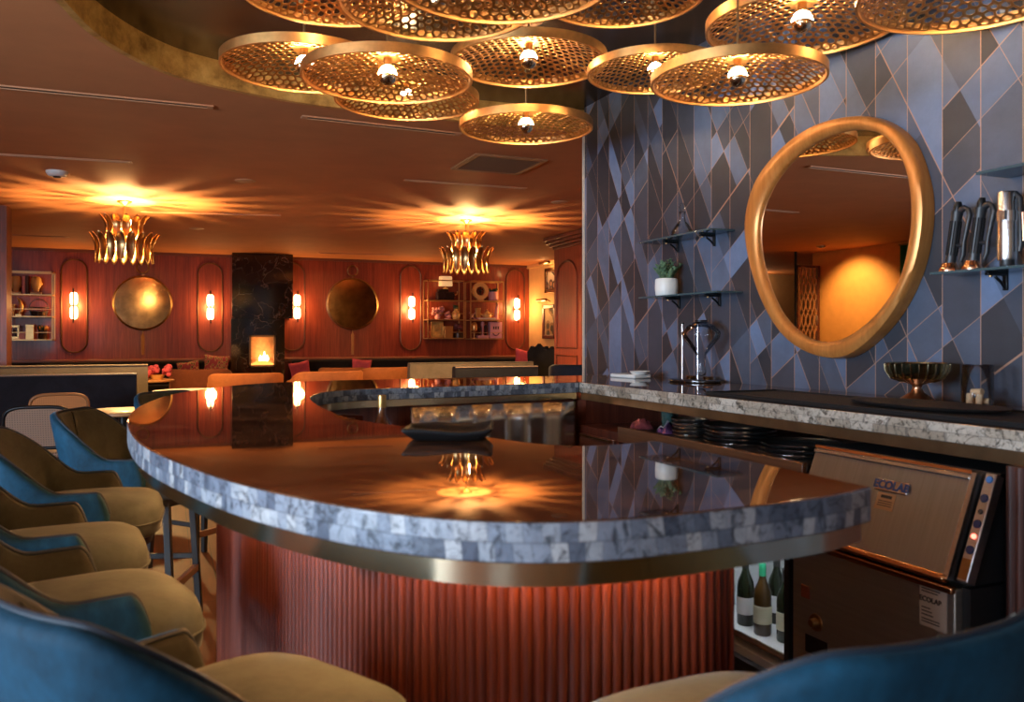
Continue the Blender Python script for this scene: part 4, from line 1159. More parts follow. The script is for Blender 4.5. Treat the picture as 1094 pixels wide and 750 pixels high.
def sinp(a, p): c = sin(a); return math.copysign(abs(c)**(2/p), c)
S0 = None
STOOLS = [ # x, y, heading of the sitter (degrees from +Y, clockwise)
  (.088, 1.348, 60, 'bar stool nearest the viewer at the bar corner, blue back turned to the viewer'),
  (.782, .972, -3, 'bar stool at the straight bar front with its blue back towards the viewer'),
  (-.20,2.07, 74, 'bar stool next to the nearest corner stool, its pale seat under the bar edge'),
  (-.315,2.70, 84, 'bar stool third along the curved side, only its arm and dark seat seen'),
  (-.275,3.34, 92, 'bar stool fourth along the curved side with tall olive channelled back'),
  (-.115,4.10, 108, 'bar stool fifth along the curved side with bright blue outer back edge'),
  (.165,5.16, 140, 'bar stool at the far end of the curve, its back peeking over the bar top'),
]
for x, y, h, lb in STOOLS:
    if S0 is None: S0 = make_stool(lb); S0.location = (x, y, 0); S0.rotation_euler = (0,0,-R(h))
    else: dup(S0, (x, y, 0), -R(h), lb)
# ================================================================== THE LOUNGE BEYOND
# ------------------------------------------------------------------ fireplace
a0, a1 = onY(248, 300, YF-.5), onY(313, 300, YF-.5)
t = thing('fireplace', 'black veined marble fireplace with a small lit firebox on the red wood wall', 'fireplace', (0,0,0))
m = MB(); zc_ = onY(280, 340, YF-.5).z
m.bx((a0.x, YF-.5, zc_), (a1.x, YF, ZC)); obj('chimney_breast', m, MARB, t, bevel=.004)
b0, b1 = onY(247, 360, YF-.42).x, onY(304, 360, YF-.42).x
o0, o1 = onY(266, 360, YF-.42), onY(294.5, 360, YF-.42); oz1 = onY(280, 358, YF-.42).z; oz0 = onY(280, 392, YF-.42).z
m = MB(); yf = YF-.42
m.bx((b0,yf,0),(o0.x,YF,zc_)); m.bx((o1.x,yf,0),(b1,YF,zc_)); m.bx((o0.x,yf,oz1),(o1.x,YF,zc_)); m.bx((o0.x,yf,0),(o1.x,YF,oz0)); obj('surround', m, MARB, t)
m = MB(); m.bx((o0.x,YF-.12,oz0),(o1.x,YF-.1,oz1)); obj('firebox_back', m, mat('firebox_brick', (.42,.20,.09), .8, var=.3), t)
m = MB()
w = .035
m.bx((o0.x,yf-.02,oz0),(o0.x+w,yf+.02,oz1)); m.bx((o1.x-w,yf-.02,oz0),(o1.x,yf+.02,oz1)); m.bx((o0.x,yf-.02,oz1-w),(o1.x,yf+.02,oz1)); m.bx((o0.x,yf-.02,oz0),(o1.x,yf+.02,oz0+w)); obj('firebox_frame', m, mat('firebox_bronze', (.20,.12,.06), .4, .8), t)
cxf = (o0.x+o1.x)/2
m = MB(); m.lathe([(0,0),(.20,0),(.22,.03),(.1,.08),(0,.10)], 20, (cxf+.02, YF-.25, oz0+.02), sy=.5); obj('ember_bed', m, emis('embers', (1,.28,.05), 2.2), t)
m = MB()
for dx, h in ((-.05,.12),(.02,.19),(.07,.12),(-.01,.10)): m.lathe([(0,0),(.025,.02),(.03,.05),(.016,h*.7),(0,h)], 10, (cxf+dx+.03, YF-.27, oz0+.10), sy=.5)
obj('flame', m, emis('flame', (1,.55,.2), 30), t)
def glow(loc, e, col=(1,.55,.2), r=.05, name='lamp_glow'):
    l = bpy.data.lights.new(name, 'POINT'); l.energy = e; l.color = col; l.shadow_soft_size = r
    o = bpy.data.objects.new(name, l); C.objects.link(o); o.location = loc; return o
glow((cxf, YF-.30, oz0+.42), 3.5, (1,.5,.16))

# ------------------------------------------------------------------ wall mirrors, loops, sconces
def wall_mirror(px, py, rx, ry, label, top, tas):
    c = onY(px, py, YF-.05); s = (onY(px+1, py, YF-.05)-c).length
    d = c.y*0+ (c-Vector((0,0,EYE))).dot(FW)/F
    Rz = ry*d
    t = thing('hanging_wall_mirror', label, 'mirror', (c.x, YF-.002, c.z), 0, 'round antique mirrors with ring and tassel')
    RX = Matrix.Rotation(R(90), 4, 'X')
    m = MB(); m.lathe([(Rz*.93,.0),(Rz*1.0,.0),(Rz*1.0,.035),(Rz*.955,.045),(Rz*.93,.03)], 56, mat=RX); obj('frame', m, BRASSD, t)
    m = MB(); m.lathe([(0,.018),(Rz*.95,.018)], 56, mat=RX); obj('mirror_pane', m, ANTIQ, t)
    zr = (onY(px, top, YF).z - c.z)
    m = MB(); rr = .10
    m.tube([(cos(2*pi*i/32)*rr, -.03, zr-rr+sin(2*pi*i/32)*rr) for i in range(32)], .014, 8, closed=True); m.bar((0,-.03,zr-2*rr),(0,-.03,Rz-.01),.03,.02); obj('ring', m, BRASSD, t)
    zt_ = onY(px, tas, YF).z - c.z
    m = MB(); m.tube([(0,-.02,-Rz),(0,-.02,-Rz-.06),(0,-.02,-Rz-.10),(0,-.02,zt_)], [.010,.010,.030,.026], 10); obj('tassel', m, mat('amber_tassel', (.36,.16,.06), .8), t)
wall_mirror(152.5, 323.5, 35, 29.5, 'round antique mirror with brass ring between the wall lamps near the pillar', 280, 379)
wall_mirror(377, 324.5, 29.5, 28, 'round antique mirror with brass ring on the wall right of the fireplace', 284, 379)
SGL = emis('sconce_glass', (1,.60,.25), 13)
def loop_and_sconce(pl, pr, pt, pb, l1, l2, sc):
    a = onY(pl, (pt+pb)/2, YF-.02); b = onY(pr, (pt+pb)/2, YF-.02); zt_ = onY((pl+pr)/2, pt, YF-.02).z; zb_ = onY((pl+pr)/2, pb, YF-.02).z
    cx = (a.x+b.x)/2; r = (b.x-a.x)/2; cz = (zt_+zb_)/2; hh = (zt_-zb_)/2 - r
    t = thing('wall_loop_molding', l1, 'wall molding', (cx, YF-.001, cz), 0, 'stadium-shaped wall moldings')
    pts = [Vector((cos(pi*i/20)*r, -.014, hh+sin(pi*i/20)*r)) for i in range(21)] + [Vector((-cos(pi*i/20)*r, -.014, -hh-sin(pi*i/20)*r)) for i in range(21)]
    m = MB(); m.tube(pts, .013, 8, closed=True); obj('molding', m, mat('molding_bronze', (.16,.07,.035), .35, .6), t)
    s = thing('wall_sconce', l2, 'wall lamp', (cx+sc, YF-.001, cz), 0, 'twin capsule wall lamps')
    m = MB(); m.box((0,-.015,0), (.07,.03,.14)); obj('backplate', m, BRASSD, s, bevel=.004)
    for sg in (1,-1):
        m = MB(); m.lathe([(0,-.21),(.045,-.19),(.068,-.14),(.072,-.06),(.068,.05),(.05,.12),(.0,.14)] if False else [(0,-.115),(.04,-.105),(.06,-.07),(.062,0),(.06,.07),(.04,.105),(0,.115)], 20, (0,-.10,sg*.122)); obj('glass_capsule', m, SGL, s)
    m = MB(); m.tube([(0,-.175,-.30),(0,-.175,.30)], .013, 8); m.bar((0,-.02,0),(0,-.175,0),.02); obj('rod', m, BLACK, s)
    m = MB(); m.lathe([(.02,-.02),(.03,.0),(.02,.02)], 12, (0,-.10,0)); obj('collar', m, BRASSD, s)
    glow((cx+sc, YF-.36, cz), 15.0, (1,.48,.14), .10)
loop_and_sconce(65.5, 93, 277, 376.5, 'stadium wall molding beside the open shelf at the pillar', 'twin capsule wall lamp beside the open shelf at the pillar', 0)
loop_and_sconce(211.5, 237.5, 281, 375.5, 'stadium wall molding just before the fireplace', 'twin capsule wall lamp just before the fireplace', 0)
loop_and_sconce(299, 325.5, 281, 374.5, 'stadium wall molding half hidden by the fireplace', 'twin capsule wall lamp peeking out behind the fireplace', .08)
loop_and_sconce(428, 449.5, 284, 374, 'stadium wall molding beside the paired gold shelves', 'twin capsule wall lamp beside the paired gold shelves, mirror side', 0)
loop_and_sconce(541, 560.5, 288, 373, 'stadium wall molding next to the yellow wall', 'twin capsule wall lamp next to the yellow wall', 0)

# ------------------------------------------------------------------ gold wall shelves and their contents
GOLDS = mat('gold_shelf_frame', (.70,.42,.18), .35, .85)
YS = YF-.34
def gold_shelf(label, pl, pr, ptop, levels):
    x0 = onY(pl, levels[0], YS).x; x1 = onY(pr, levels[0], YS).x
    pm = (pl+pr)/2; zs = [onY(pm, q, YS).z for q in levels]; zt_ = onY(pm, ptop, YS).z
    t = thing('open_wall_shelf', label, 'shelf', (x0, YF-.001, zs[-1]), 0, 'open gold wall shelves')
    W = x1-x0; b = .022; D = YF-YS
    m = MB()
    for x in (b/2, W-b/2):
        for y in (-D+b/2, -b/2): m.bx((x-b/2,y-b/2,0),(x+b/2,y+b/2,zt_-zs[-1]))
    for z in (zt_-zs[-1],):
        m.bx((0,-D,z-b),(W,-D+b,z)); m.bx((0,-b,z-b),(W,0,z)); m.bx((0,-D,z-b),(b,0,z)); m.bx((W-b,-D,z-b),(W,0,z))
    obj('frame', m, GOLDS, t)
    for i, z in enumerate(zs):
        m = MB(); m.bx((.004,-D+.004,z-zs[-1]-.022),(W-.004,-.004,z-zs[-1])); sh = obj('shelf_board', m, GOLDS, t)
        if i > 0:
            m = MB(); m.bx((.0,-D,z-zs[-1]+.11),(W,-D+.012,z-zs[-1]+.122)); obj('guard_rail', m, GOLDS, sh)
    return zs
zA = gold_shelf('open gold wall shelf partly behind the pillar', 6, 56.5, 289.5, (314, 337.5, 362.5))
zB = gold_shelf('open gold wall shelf nearer the round mirror, lamp on top', 457, 496.5, 299, (320.5, 341, 361))
zC = gold_shelf('open gold wall shelf nearer the yellow wall, ring sculpture on top', 502.5, 538.5, 300, (321, 341.5, 361.5))
YO = YF-.17
def put(px): return onY(px, 330, YO).x
def item(name, label, cat, px, z, build, grp=None, mtv=None):
    t = thing(name, label, cat, (put(px), YO, z+.0006), 0, grp); build(t); return t
CERG = mat('ochre_ceramic', (.72,.42,.14), .4); CERP = mat('pink_ceramic', (.70,.30,.30), .45); CERD = mat('dark_bronze', (.05,.03,.025), .35, .6); BOOKP = mat('pink_book', (.62,.26,.30), .6); BOOKD = mat('dark_book', (.06,.03,.04), .6); PAGES = mat('pages', (.7,.6,.45), .8); GOLDO = mat('gold_ornament', (.75,.46,.18), .3, .8)
def box_(t, nm, c, d, mt, bev=.004): m = MB(); m.box(c, d); return obj(nm, m, mt, t, bevel=bev)
def lath(t, nm, prof, mt, c=(0,0,0), n=20, **k): m = MB(); m.lathe(prof, n, c, **k); return obj(nm, m, mt, t)
# shelf by the pillar
def bookend(sg):
    def f(t):
        box_(t, 'base', (-sg*.02,0,.02), (.16,.12,.04), CERG)
        m = MB(); m.lathe([(0,.03),(.045,.05),(.05,.09),(.075,.14),(.085,.20),(.078,.27),(.05,.305),(0,.315)], 20, (-sg*.02,0,0), sx=1, sy=.8); hd_ = obj('head', m, CERG, t)
        m = MB(); m.lathe([(0,-.03),(.022,0),(0,.05)], 10, (-sg*.10,0,.18)); obj('nose', m, CERG, hd_)
    return f
item('head_bookend', 'ochre head bookend on the top of the pillar shelf, pillar side', 'bookend', 18.6, zA[0], bookend(1), 'ochre head bookends')
item('head_bookend', 'ochre head bookend on the top of the pillar shelf, wall lamp side', 'bookend', 37.2, zA[0], bookend(-1), 'ochre head bookends')
def book(c, w, h):
    def f(t):
        box_(t, 'cover', (0,0,h/2), (w,.16,h), c, .003); box_(t, 'pages', (0,.003,h/2), (w*.7,.157,h*.965+.006), PAGES, None)
    return f
for px, c, w, h, lb in ((26.0,BOOKP,.045,.30,'pink book standing between the head bookends'),(29.2,BOOKD,.035,.32,'dark book standing between the head bookends'),(8.3,mat('red_book',(.4,.05,.06),.6),.04,.26,'red book beside the pillar on the shelf top')):
    item('book', lb, 'book', px, zA[0], book(c, w, h))
def tusk(t):
    box_(t, 'base', (0,0,.015), (.10,.08,.03), GOLDO)
    m = MB(); m.tube([(.0,0,.02),(.035,0,.10),(.04,0,.18),(.015,0,.26),(-.03,0,.32)], [.034,.036,.034,.024,.004], 12); obj('horn', m, GOLDO, t)
item('horn_sculpture', 'curved golden horn sculpture on the middle of the pillar shelf', 'sculpture', 20, zA[1], tusk)
def smallbox(c, d):
    def f(t): box_(t, 'body', (0,0,d[2]*.4), (d[0],d[1],d[2]*.8), c); box_(t, 'lid', (0,0,d[2]*.9), (d[0]*1.06,d[1]*1.06,d[2]*.2), c)
    return f
item('trinket_box', 'small ochre box beside the horn sculpture', 'box', 11, zA[1], smallbox(CERG, (.12,.12,.20)))
def wirebasket(t):
    m = MB()
    for z, r in ((.01,.12),(.08,.14),(.15,.15)): m.tube([(cos(2*pi*i/28)*r, sin(2*pi*i/28)*r*.7, z) for i in range(28)], .006, 6, closed=True)
    for i in range(12): q = 2*pi*i/12; m.tube([(cos(q)*.12, sin(q)*.084, .01),(cos(q)*.15, sin(q)*.105, .15)], .005, 6)
    obj('basket', m, CERD, t)
    m = MB(); m.tube([(cos(pi*i/16)*.14, 0, .15+sin(pi*i/16)*.14) for i in range(17)], .007, 6); obj('handle', m, CERD, t)
    lath(t, 'liner', [(0,.008),(.115,.008),(.135,.08),(.13,.08),(.11,.014),(0,.014)], CERD, sy=.7)
item('wire_basket', 'dark wire basket with hooped handle on the pillar shelf', 'basket', 41.5, zA[1], wirebasket)
def mglyph(t):
    box_(t, 'base', (0,0,.012), (.21,.08,.024), GOLDO)
    m = MB()
    m.bx((-.10,-.03,.02),(.10,.03,.045)); m.bx((-.10,-.03,.20),(.10,.03,.235)); m.bx((-.10,-.03,.04),(-.075,.03,.21)); m.bx((.075,-.03,.04),(.10,.03,.21)); obj('frame', m, GOLDO, t)
    m = MB(); m.tube([(-.05,0,.045),(-.045,0,.14),(-.02,0,.16),(0,0,.11),(.02,0,.16),(.045,0,.14),(.05,0,.045)], .014, 8); obj('figure', m, CERD, t)
item('framed_ornament', 'small gold frame ornament on the lowest pillar shelf', 'ornament', 13.4, zA[2], mglyph)
item('pink_box', 'small pink box on the lowest pillar shelf', 'box', 24.2, zA[2], smallbox(CERP, (.10,.10,.13)))
item('gold_cube_box', 'gold box beside the dark plant on the lowest pillar shelf', 'box', 32.3, zA[2], smallbox(GOLDO, (.12,.11,.25)))
def leafy(c1, c2, H, potc, pr=.07, ph=.12):
    def f(t):
        lath(t, 'pot', [(0,0),(pr*.8,0),(pr,.02),(pr,ph),(pr*.85,ph),(pr*.8,ph*.8),(0,ph*.8)], potc)
        m = MB(); r5 = random.Random(int(H*1000))
        for i in range(26):
            q = r5.uniform(0,6.28); e = r5.uniform(.15,.9); L = H*r5.uniform(.6,1)
            d = Vector((cos(q)*e, sin(q)*e*.5, 1)).normalized(); b = Vector((cos(q)*pr*.3, sin(q)*pr*.3, ph*.8)); s = d.cross(Vector((.2,1,0))).normalized()*L*.16
            m.add([b, b+d*L*.5+s, b+d*L+Vector((0,0,-.1*L)), b+d*L*.5-s], [(0,1,2,3)], i % 2)
        obj('foliage', m, [c1, c2], t, solid=.002)
    return f
LFD = mat('deep_green_leaf', (.02,.05,.02), .5); LFO = mat('amber_leaf', (.45,.18,.05), .5)
item('potted_fern', 'dark potted plant with amber leaves on the lowest pillar shelf', 'plant', 45.5, zA[2], leafy(LFD, LFO, .17, CERD, .07, .15))
# pair of shelves: mirror side
def cam_(t):
    box_(t, 'body', (0,0,.09), (.36,.16,.16), CERD, .012); box_(t, 'top', (-.05,0,.20), (.22,.13,.06), CERD, .01)
    for i in (-1,1): lath(t, 'reel', [(0,-.01),(.07,-.01),(.075,0),(.07,.01),(0,.01)], CERD, (i*.11,-.085,.09), mat=Matrix.Rotation(R(90),4,'X'))
    m = MB(); m.tube([(.18,-.02,.10),(.25,-.02,.13),(.26,-.02,.19)], .012, 8); obj('crank', m, GOLDO, t)
item('vintage_machine', 'black vintage typewriter-like machine on the gold shelf top', 'machine', 475.5, zB[0], cam_)
def lamp_(t):
    lath(t, 'foot', [(0,0),(.06,0),(.05,.02),(.015,.03),(.015,.06),(0,.06)], GOLDO)
    lath(t, 'lamp_shade', [(0,.06),(.13,.06),(.135,.07),(.125,.25),(.12,.26),(0,.26)], mat('cream_shade', (.85,.62,.32), .7, emit=(1,.6,.25), es=.35), p=4, sy=.8)
item('shade_lamp', 'small cream shade lamp standing on the black vintage machine', 'lamp', 476.0, zB[0]+.2306, lamp_)
def flowers(t):
    lath(t, 'vase', [(0,0),(.05,0),(.06,.05),(.05,.10),(.04,.12),(0,.11)], CERP)
    m = MB(); r6 = random.Random(2)
    for i in range(26):
        q = Vector((r6.uniform(-.11,.11), r6.uniform(-.07,.07), r6.uniform(.09,.24))); m.sphere(q, r6.uniform(.025,.045), 8, 6)
    obj('blossom', m, mat('pink_blossom', (.62,.24,.24), .7, var=.4, vscale=12), t)
item('flower_vase', 'vase of pink blossoms on the middle gold shelf', 'flowers', 467.5, zB[1], flowers)
def shell_(t):
    lath(t, 'base', [(0,0),(.07,0),(.075,.02),(0,.03)], CERP)
    m = MB()
    for i in range(7): m.sphere((cos(i*.9)*.03, sin(i*.9)*.03, .06+i*.014), .05-.004*i, 10, 7)
    obj('shell', m, CERP, t)
item('pink_shell', 'pale pink shell ornament beside the blossoms', 'ornament', 478.2, zB[1], shell_)
def gourd(t):
    lath(t, 'body', [(0,0),(.06,0),(.085,.05),(.085,.11),(.06,.165),(.035,.19),(.045,.22),(.03,.22),(0,.19)], CERG)
    m = MB(); r6 = random.Random(9)
    for i in range(16):
        q = r6.uniform(0,6.28); d = Vector((cos(q)*.5, sin(q)*.3, 1)).normalized(); b = Vector((0,0,.20)); s = d.cross(Vector((0,1,0))).normalized()*.03; L = r6.uniform(.08,.12)
        m.add([b, b+d*L*.5+s, b+d*L, b+d*L*.5-s], [(0,1,2,3)])
    obj('foliage', m, LFD, t, solid=.002)
item('gourd_vase', 'ochre gourd vase with dark leaves on the middle gold shelf', 'vase', 487, zB[1], gourd)
def pic(w, h, fc, ic):
    def f(t):
        m = MB(); b = .022
        m.bx((-w/2,-.012,0),(w/2,.012,b)); m.bx((-w/2,-.012,h-b),(w/2,.012,h)); m.bx((-w/2,-.012,0),(-w/2+b,.012,h)); m.bx((w/2-b,-.012,0),(w/2,.012,h)); obj('frame', m, fc, t, bevel=.003)
        m = MB(); m.bx((-w/2+b,-.004,b),(w/2-b,.006,h-b)); obj('print', m, ic, t)
    return f
AMB = mat('amber_print', (.55,.30,.08), .5, var=.6, vscale=9)
item('gold_picture', 'gold framed small picture on the lowest gold shelf by the mirror', 'picture', 467, zB[2], pic(.27,.34,GOLDO,AMB))
item('gold_casket', 'ornate gold casket on the lowest gold shelf', 'box', 478.4, zB[2], smallbox(GOLDO, (.17,.14,.24)))
def globe(t):
    lath(t, 'foot', [(0,0),(.10,0),(.10,.10),(.03,.12),(.02,.16),(0,.16)], CERD)
    m = MB()
    for i in range(5): m.sphere((cos(i*1.25)*.06, sin(i*1.25)*.03, .22+.03*(i % 2)), .05, 10, 7)
    obj('cluster', m, mat('dark_red', (.20,.05,.05), .5), t)
item('dark_pot', 'dark pot with a red cluster on the lowest gold shelf', 'pot', 489.6, zB[2], globe)
# pair of shelves: yellow wall side
def ring_(t):
    box_(t, 'foot', (0,0,.012), (.14,.10,.024), CERG)
    m = MB(); m.lathe([(.095,-.03),(.18,-.03),(.185,0),(.18,.03),(.095,.03),(.09,0),(.095,-.03)], 36, (0,0,.20), mat=Matrix.Rotation(R(90),4,'X')); rg = obj('ring', m, CERG, t)
    m = MB(); m.box((0,0,.20),(.02,.02,.19)); m.box((0,0,.23),(.13,.02,.02)); m.sphere((0,0,.20),.035,10,7); obj('inner_figure', m, CERD, t)
item('ring_sculpture', 'ochre ring sculpture on the gold shelf top near the yellow wall', 'sculpture', 513, zC[0], ring_)
item('pink_planter', 'pink planter with dark leaves beside the ring sculpture', 'plant', 527.0, zC[0], leafy(LFD, LFD, .16, CERP, .10, .19))
def xform(t):
    m = MB(); m.bar((-.06,0,.01),(.06,0,.15),.022); m.bar((-.06,.03,.15),(.06,.03,.01),.022); obj('crossed_bars', m, CERP, t); lath(t, 'pin', [(0,.06),(.03,.06),(.03,.09),(0,.09)], GOLDO, (0,.015,0))
item('crossed_ornament', 'crossed pale bars ornament on the middle gold shelf', 'ornament', 504.9, zC[1], xform)
item('tall_gold_box', 'tall gold box beside the small teapot', 'box', 510.6, zC[1]+.043, smallbox(GOLDO, (.09,.09,.20)))
def slab_(t): box_(t, 'cover', (0,0,.021), (.40,.18,.042), CERP); box_(t, 'pages', (0,-.004,.021), (.38,.178,.03), PAGES, None)
item('lying_book', 'flat pink book lying under the teapot and gold box', 'book', 519, zC[1], slab_)
def teapot(t):
    lath(t, 'body', [(0,0),(.08,.0),(.095,.04),(.08,.09),(.04,.12),(.03,.13),(0,.13)], CERG)
    lath(t, 'lid', [(0,.128),(.035,.128),(.02,.15),(.008,.16),(.014,.175),(0,.185)], CERG)
    m = MB(); m.tube([(-.08,0,.05),(-.13,0,.06),(-.15,0,.10)], [.02,.014,.010], 8); obj('spout', m, CERG, t)
    m = MB(); m.tube([(.08,0,.09),(.13,0,.09),(.13,0,.04),(.085,0,.03)], .008, 8); obj('handle', m, CERG, t)
item('small_teapot', 'small ochre teapot sitting on the flat pink book', 'teapot', 520.5, zC[1]+.043, teapot)
def tuskp(t):
    box_(t, 'base', (0,0,.01), (.10,.09,.02), CERP); m = MB(); m.tube([(-.015,0,.02),(-.01,0,.15),(.005,0,.26),(.045,0,.36)], [.042,.04,.03,.006], 12); obj('horn', m, CERP, t)
item('pale_horn', 'pale curved horn on the middle gold shelf near the yellow wall', 'sculpture', 530.8, zC[1], tuskp)
def goblet(t): lath(t, 'stem', [(0,0),(.05,0),(.05,.01),(.012,.02),(.012,.13),(0,.13)], GOLDO); lath(t, 'bowl', [(.012,.13),(.06,.17),(.07,.24),(.06,.30),(.03,.335),(0,.34)], GOLDO)
item('gold_goblet', 'covered gold goblet on the lowest gold shelf', 'goblet', 506.7, zC[2], goblet)
def trophies(t):
    box_(t, 'plinth', (0,0,.03), (.24,.12,.06), CERP)
    for x, h in ((-.07,.16),(.0,.28),(.07,.22)):
        lath(t, 'figure', [(0,.06),(.035,.06),(.015,.09),(.02,.06+h*.6),(.04,.06+h*.8),(.03,.06+h),(0,.06+h*1.04)], CERD if x else CERP, (x,0,0), 14)
item('figure_group', 'three small figures on a pink plinth on the lowest gold shelf', 'figurine', 515.6, zC[2], trophies)
def facebox(t):
    box_(t, 'box', (0,0,.17), (.27,.12,.34), mat('pink_panel', (.70,.32,.38), .5), .006)
    m = MB()
    for x in (-.05,.0,.05): m.bx((x-.014,-.063,.19),(x+.014,-.058,.25))
    m.tube([(-.07,-.062,.11),(-.04,-.062,.07),(0,-.062,.058),(.04,-.062,.07),(.07,-.062,.11)], .008, 6); obj('relief_marks', m, CERD, t)
item('pink_marked_box', 'pink square box with dark relief marks near the yellow wall', 'box', 528.8, zC[2], facebox)

# ------------------------------------------------------------------ pictures on the yellow wall
def wall_picture(label, p0, p1, fc, ic, lamp):
    a = onX(p0[0], p0[1], 7.17); b = onX(p1[0], p1[1], 7.17)
    yc, zc = (a.y+b.y)/2, (a.z+b.z)/2; w = abs(a.y-b.y); h = abs(a.z-b.z)
    t = thing('wall_picture', label, 'picture', (7.199, yc, zc), R(-90), 'framed pictures on the yellow wall')
    m = MB(); bq = .08
    for c, d in (((0,-.025,h/2-bq/2),(w,.05,bq)),((0,-.025,-h/2+bq/2),(w,.05,bq)),((w/2-bq/2,-.025,0),(bq,.05,h)),((-w/2+bq/2,-.025,0),(bq,.05,h))): m.box(c, d)
    obj('frame', m, fc, t, bevel=.01); m = MB(); m.box((0,-.015,0),(w-bq*2,.02,h-bq*2)); obj('print', m, ic, t)
    l = thing('picture_light', lamp, 'picture light', (7.199, yc, zc+h/2+.09), R(-90), 'brass picture lights')
    m = MB(); m.tube([(-.22,-.20,0),(.22,-.20,0)], .028, 12); obj('lamp_tube', m, BRASSD, l); m = MB(); m.tube([(0,0,-.03),(0,-.1,.03),(0,-.2,.0)], .012, 8); obj('arm', m, BRASSD, l)
    glow((7.0, yc, zc+h/2+.02), 2.4, (1,.58,.2), .05)
wall_picture('upper framed picture of coloured stripes on the yellow wall', (582.5, 287), (597, 312), BRASSD, m_pattern('stripe_print', (.62,.30,.16), (.12,.07,.06), (.70,.55,.40), 5), 'brass picture light over the upper picture')
wall_picture('lower dark ornate framed picture on the yellow wall', (580, 326), (593.5, 362), MAHOD, m_pattern('dark_print', (.05,.03,.02), (.30,.16,.07), (.60,.40,.2), 4), 'brass picture light over the lower ornate picture')

# ------------------------------------------------------------------ tall wood cabinet behind the patterned wall
t = thing('tall_cabinet', 'tall dark red wood cabinet with arched panel and crown behind the patterned wall', 'cabinet', (0,0,0))
CXF = 5.5; y0c, y1c = 9.6, 11.56
m = MB(); m.bx((CXF, y0c, 0), (7.19, y1c, 2.72)); obj('body', m, MAHO, t)
m = MB()
for i, (o, z0, z1) in enumerate(((.02,2.66,2.70),(.06,2.70,2.74),(.10,2.74,2.79),(.13,2.79,2.85))): m.bx((CXF-o, y0c-o, z0), (7.19, y1c+o, z1))
obj('crown', m, MAHOD, t, bevel=.008)
yc = 11.12; hw = .34
pts = [Vector((CXF-.006, yc-hw, 1.16)), Vector((CXF-.006, yc-hw, 2.2))] + [Vector((CXF-.006, yc-hw*cos(pi*i/16), 2.2+.26*sin(pi*i/16))) for i in range(17)] + [Vector((CXF-.006, yc+hw, 1.16))]
for dy in (0, -.86):
    m = MB(); m.tube([q+Vector((0,dy,0)) for q in pts], .018, 8, closed=True); obj('arched_molding', m, MAHOD, t)
    m = MB(); m.tube([Vector((CXF-.006, yc+dy+sx*hw, z)) for sx, z in ((-1,.3),(1,.3),(1,1.04),(-1,1.04))], .018, 8, closed=True); obj('lower_molding', m, MAHOD, t)

# ------------------------------------------------------------------ seats of the lounge
t = thing('wall_banquette', 'long black tufted banquette along the red wood wall', 'bench seat', (0,0,0))
m = MB(); m.bx((-3.2, YF-.26, .40), (a0.x-.02, YF-.145, .875)); m.bx((a1.x+.02, YF-.26, .40), (7.0, YF-.145, .875)); obj('backrest', m, VDARK, t, bevel=.03, seg=3)
m = MB(); m.bx((-3.2, YF-.75, .30), (a0.x-.02, YF-.25, .47)); m.bx((a1.x+.02, YF-.75, .30), (7.0, YF-.25, .47)); obj('seat', m, VDARK, t, bevel=.03, seg=3)
m = MB(); m.bx((-3.2, YF-.70, 0), (a0.x-.02, YF-.146, .30)); m.bx((a1.x+.02, YF-.70, 0), (7.0, YF-.146, .30)); obj('plinth', m, MAHOD, t)

def cushion(label, px, py, size, mt, tilt, roll, Y, grp):
    c = onY(px, py, Y)
    t = thing('throw_cushion', label, 'cushion', (c.x, Y, c.z), 0, grp)
    rows = []
    for s in (1,-1):
        rows = [[Vector((u*size/2*(1-.10*(1-abs(v))**1 *abs(u)**4), s*.075*sqrt(max(0,(1-u**4)*(1-v**4))), v*size/2*(1-.10*(1-abs(u))*abs(v)**4))) for v in [-1+k/7 for k in range(15)]] for u in [-1+k/7 for k in range(15)]]
        m = MB() if s == 1 else m
        m.grid(rows if s == 1 else [r[::-1] for r in rows], mat=Matrix.Rotation(tilt,4,'X') @ Matrix.Rotation(roll,4,'Y'))
    obj('cover', m, mt, t, ang=80)
cushion('patterned zigzag cushion on the banquette beside the fireplace', 231, 392, .44, PATT, -.25, .1, YF-.47, 'zigzag cushions')
cushion('patterned zigzag cushion behind the brown tub chair', 202, 397, .38, PATT, -.25, -.15, YF-.47, 'zigzag cushions')
cushion('pink cushion on the banquette just right of the fireplace', 321, 397, .38, PINK, 0, -.2, YF-.62, 'pink cushions')
cushion('pink patterned cushion between the two orange tub chairs', 386, 394.3, .38, PINK, 0, .1, YF-.62, 'pink cushions')
cushion('pink cushion at the banquette end by the yellow wall', 560, 384, .42, PINK, -.25, .2, YF-.47, 'pink cushions')
def pinkpl(t): pass
p = onD(172, 404, 11.2)
def bar_table(label, x, y, r, h, top, cat='table', grp=None):
    t = thing('round_table', label, cat, (x, y, 0), 0, grp)
    m = MB(); m.lathe([(0,h-.03),(r-.01,h-.03),(r,h-.022),(r,h-.006),(r-.008,h),(0,h)], 40); obj('tabletop', m, top, t, ang=40)
    m = MB(); m.tube([(0,0,.02),(0,0,h-.03)], .035, 12); obj('pedestal', m, BLACK, t)
    m = MB(); m.lathe([(0,0),(r*.6,0),(r*.6,.012),(.05,.03),(0,.03)], 32); obj('foot', m, BLACK, t)
    return t
bar_table('round honey wood table beside the navy booth end', p.x-.25, p.y, .42, .75, OAK)
t = thing('flower_bowl', 'pink flowers in a low bowl on the honey wood table', 'flowers', (p.x-.05, p.y, .7505))
lath(t, 'bowl', [(0,0),(.07,0),(.10,.06),(.09,.06),(.06,.01),(0,.01)], CERG)
m = MB(); r6 = random.Random(4)
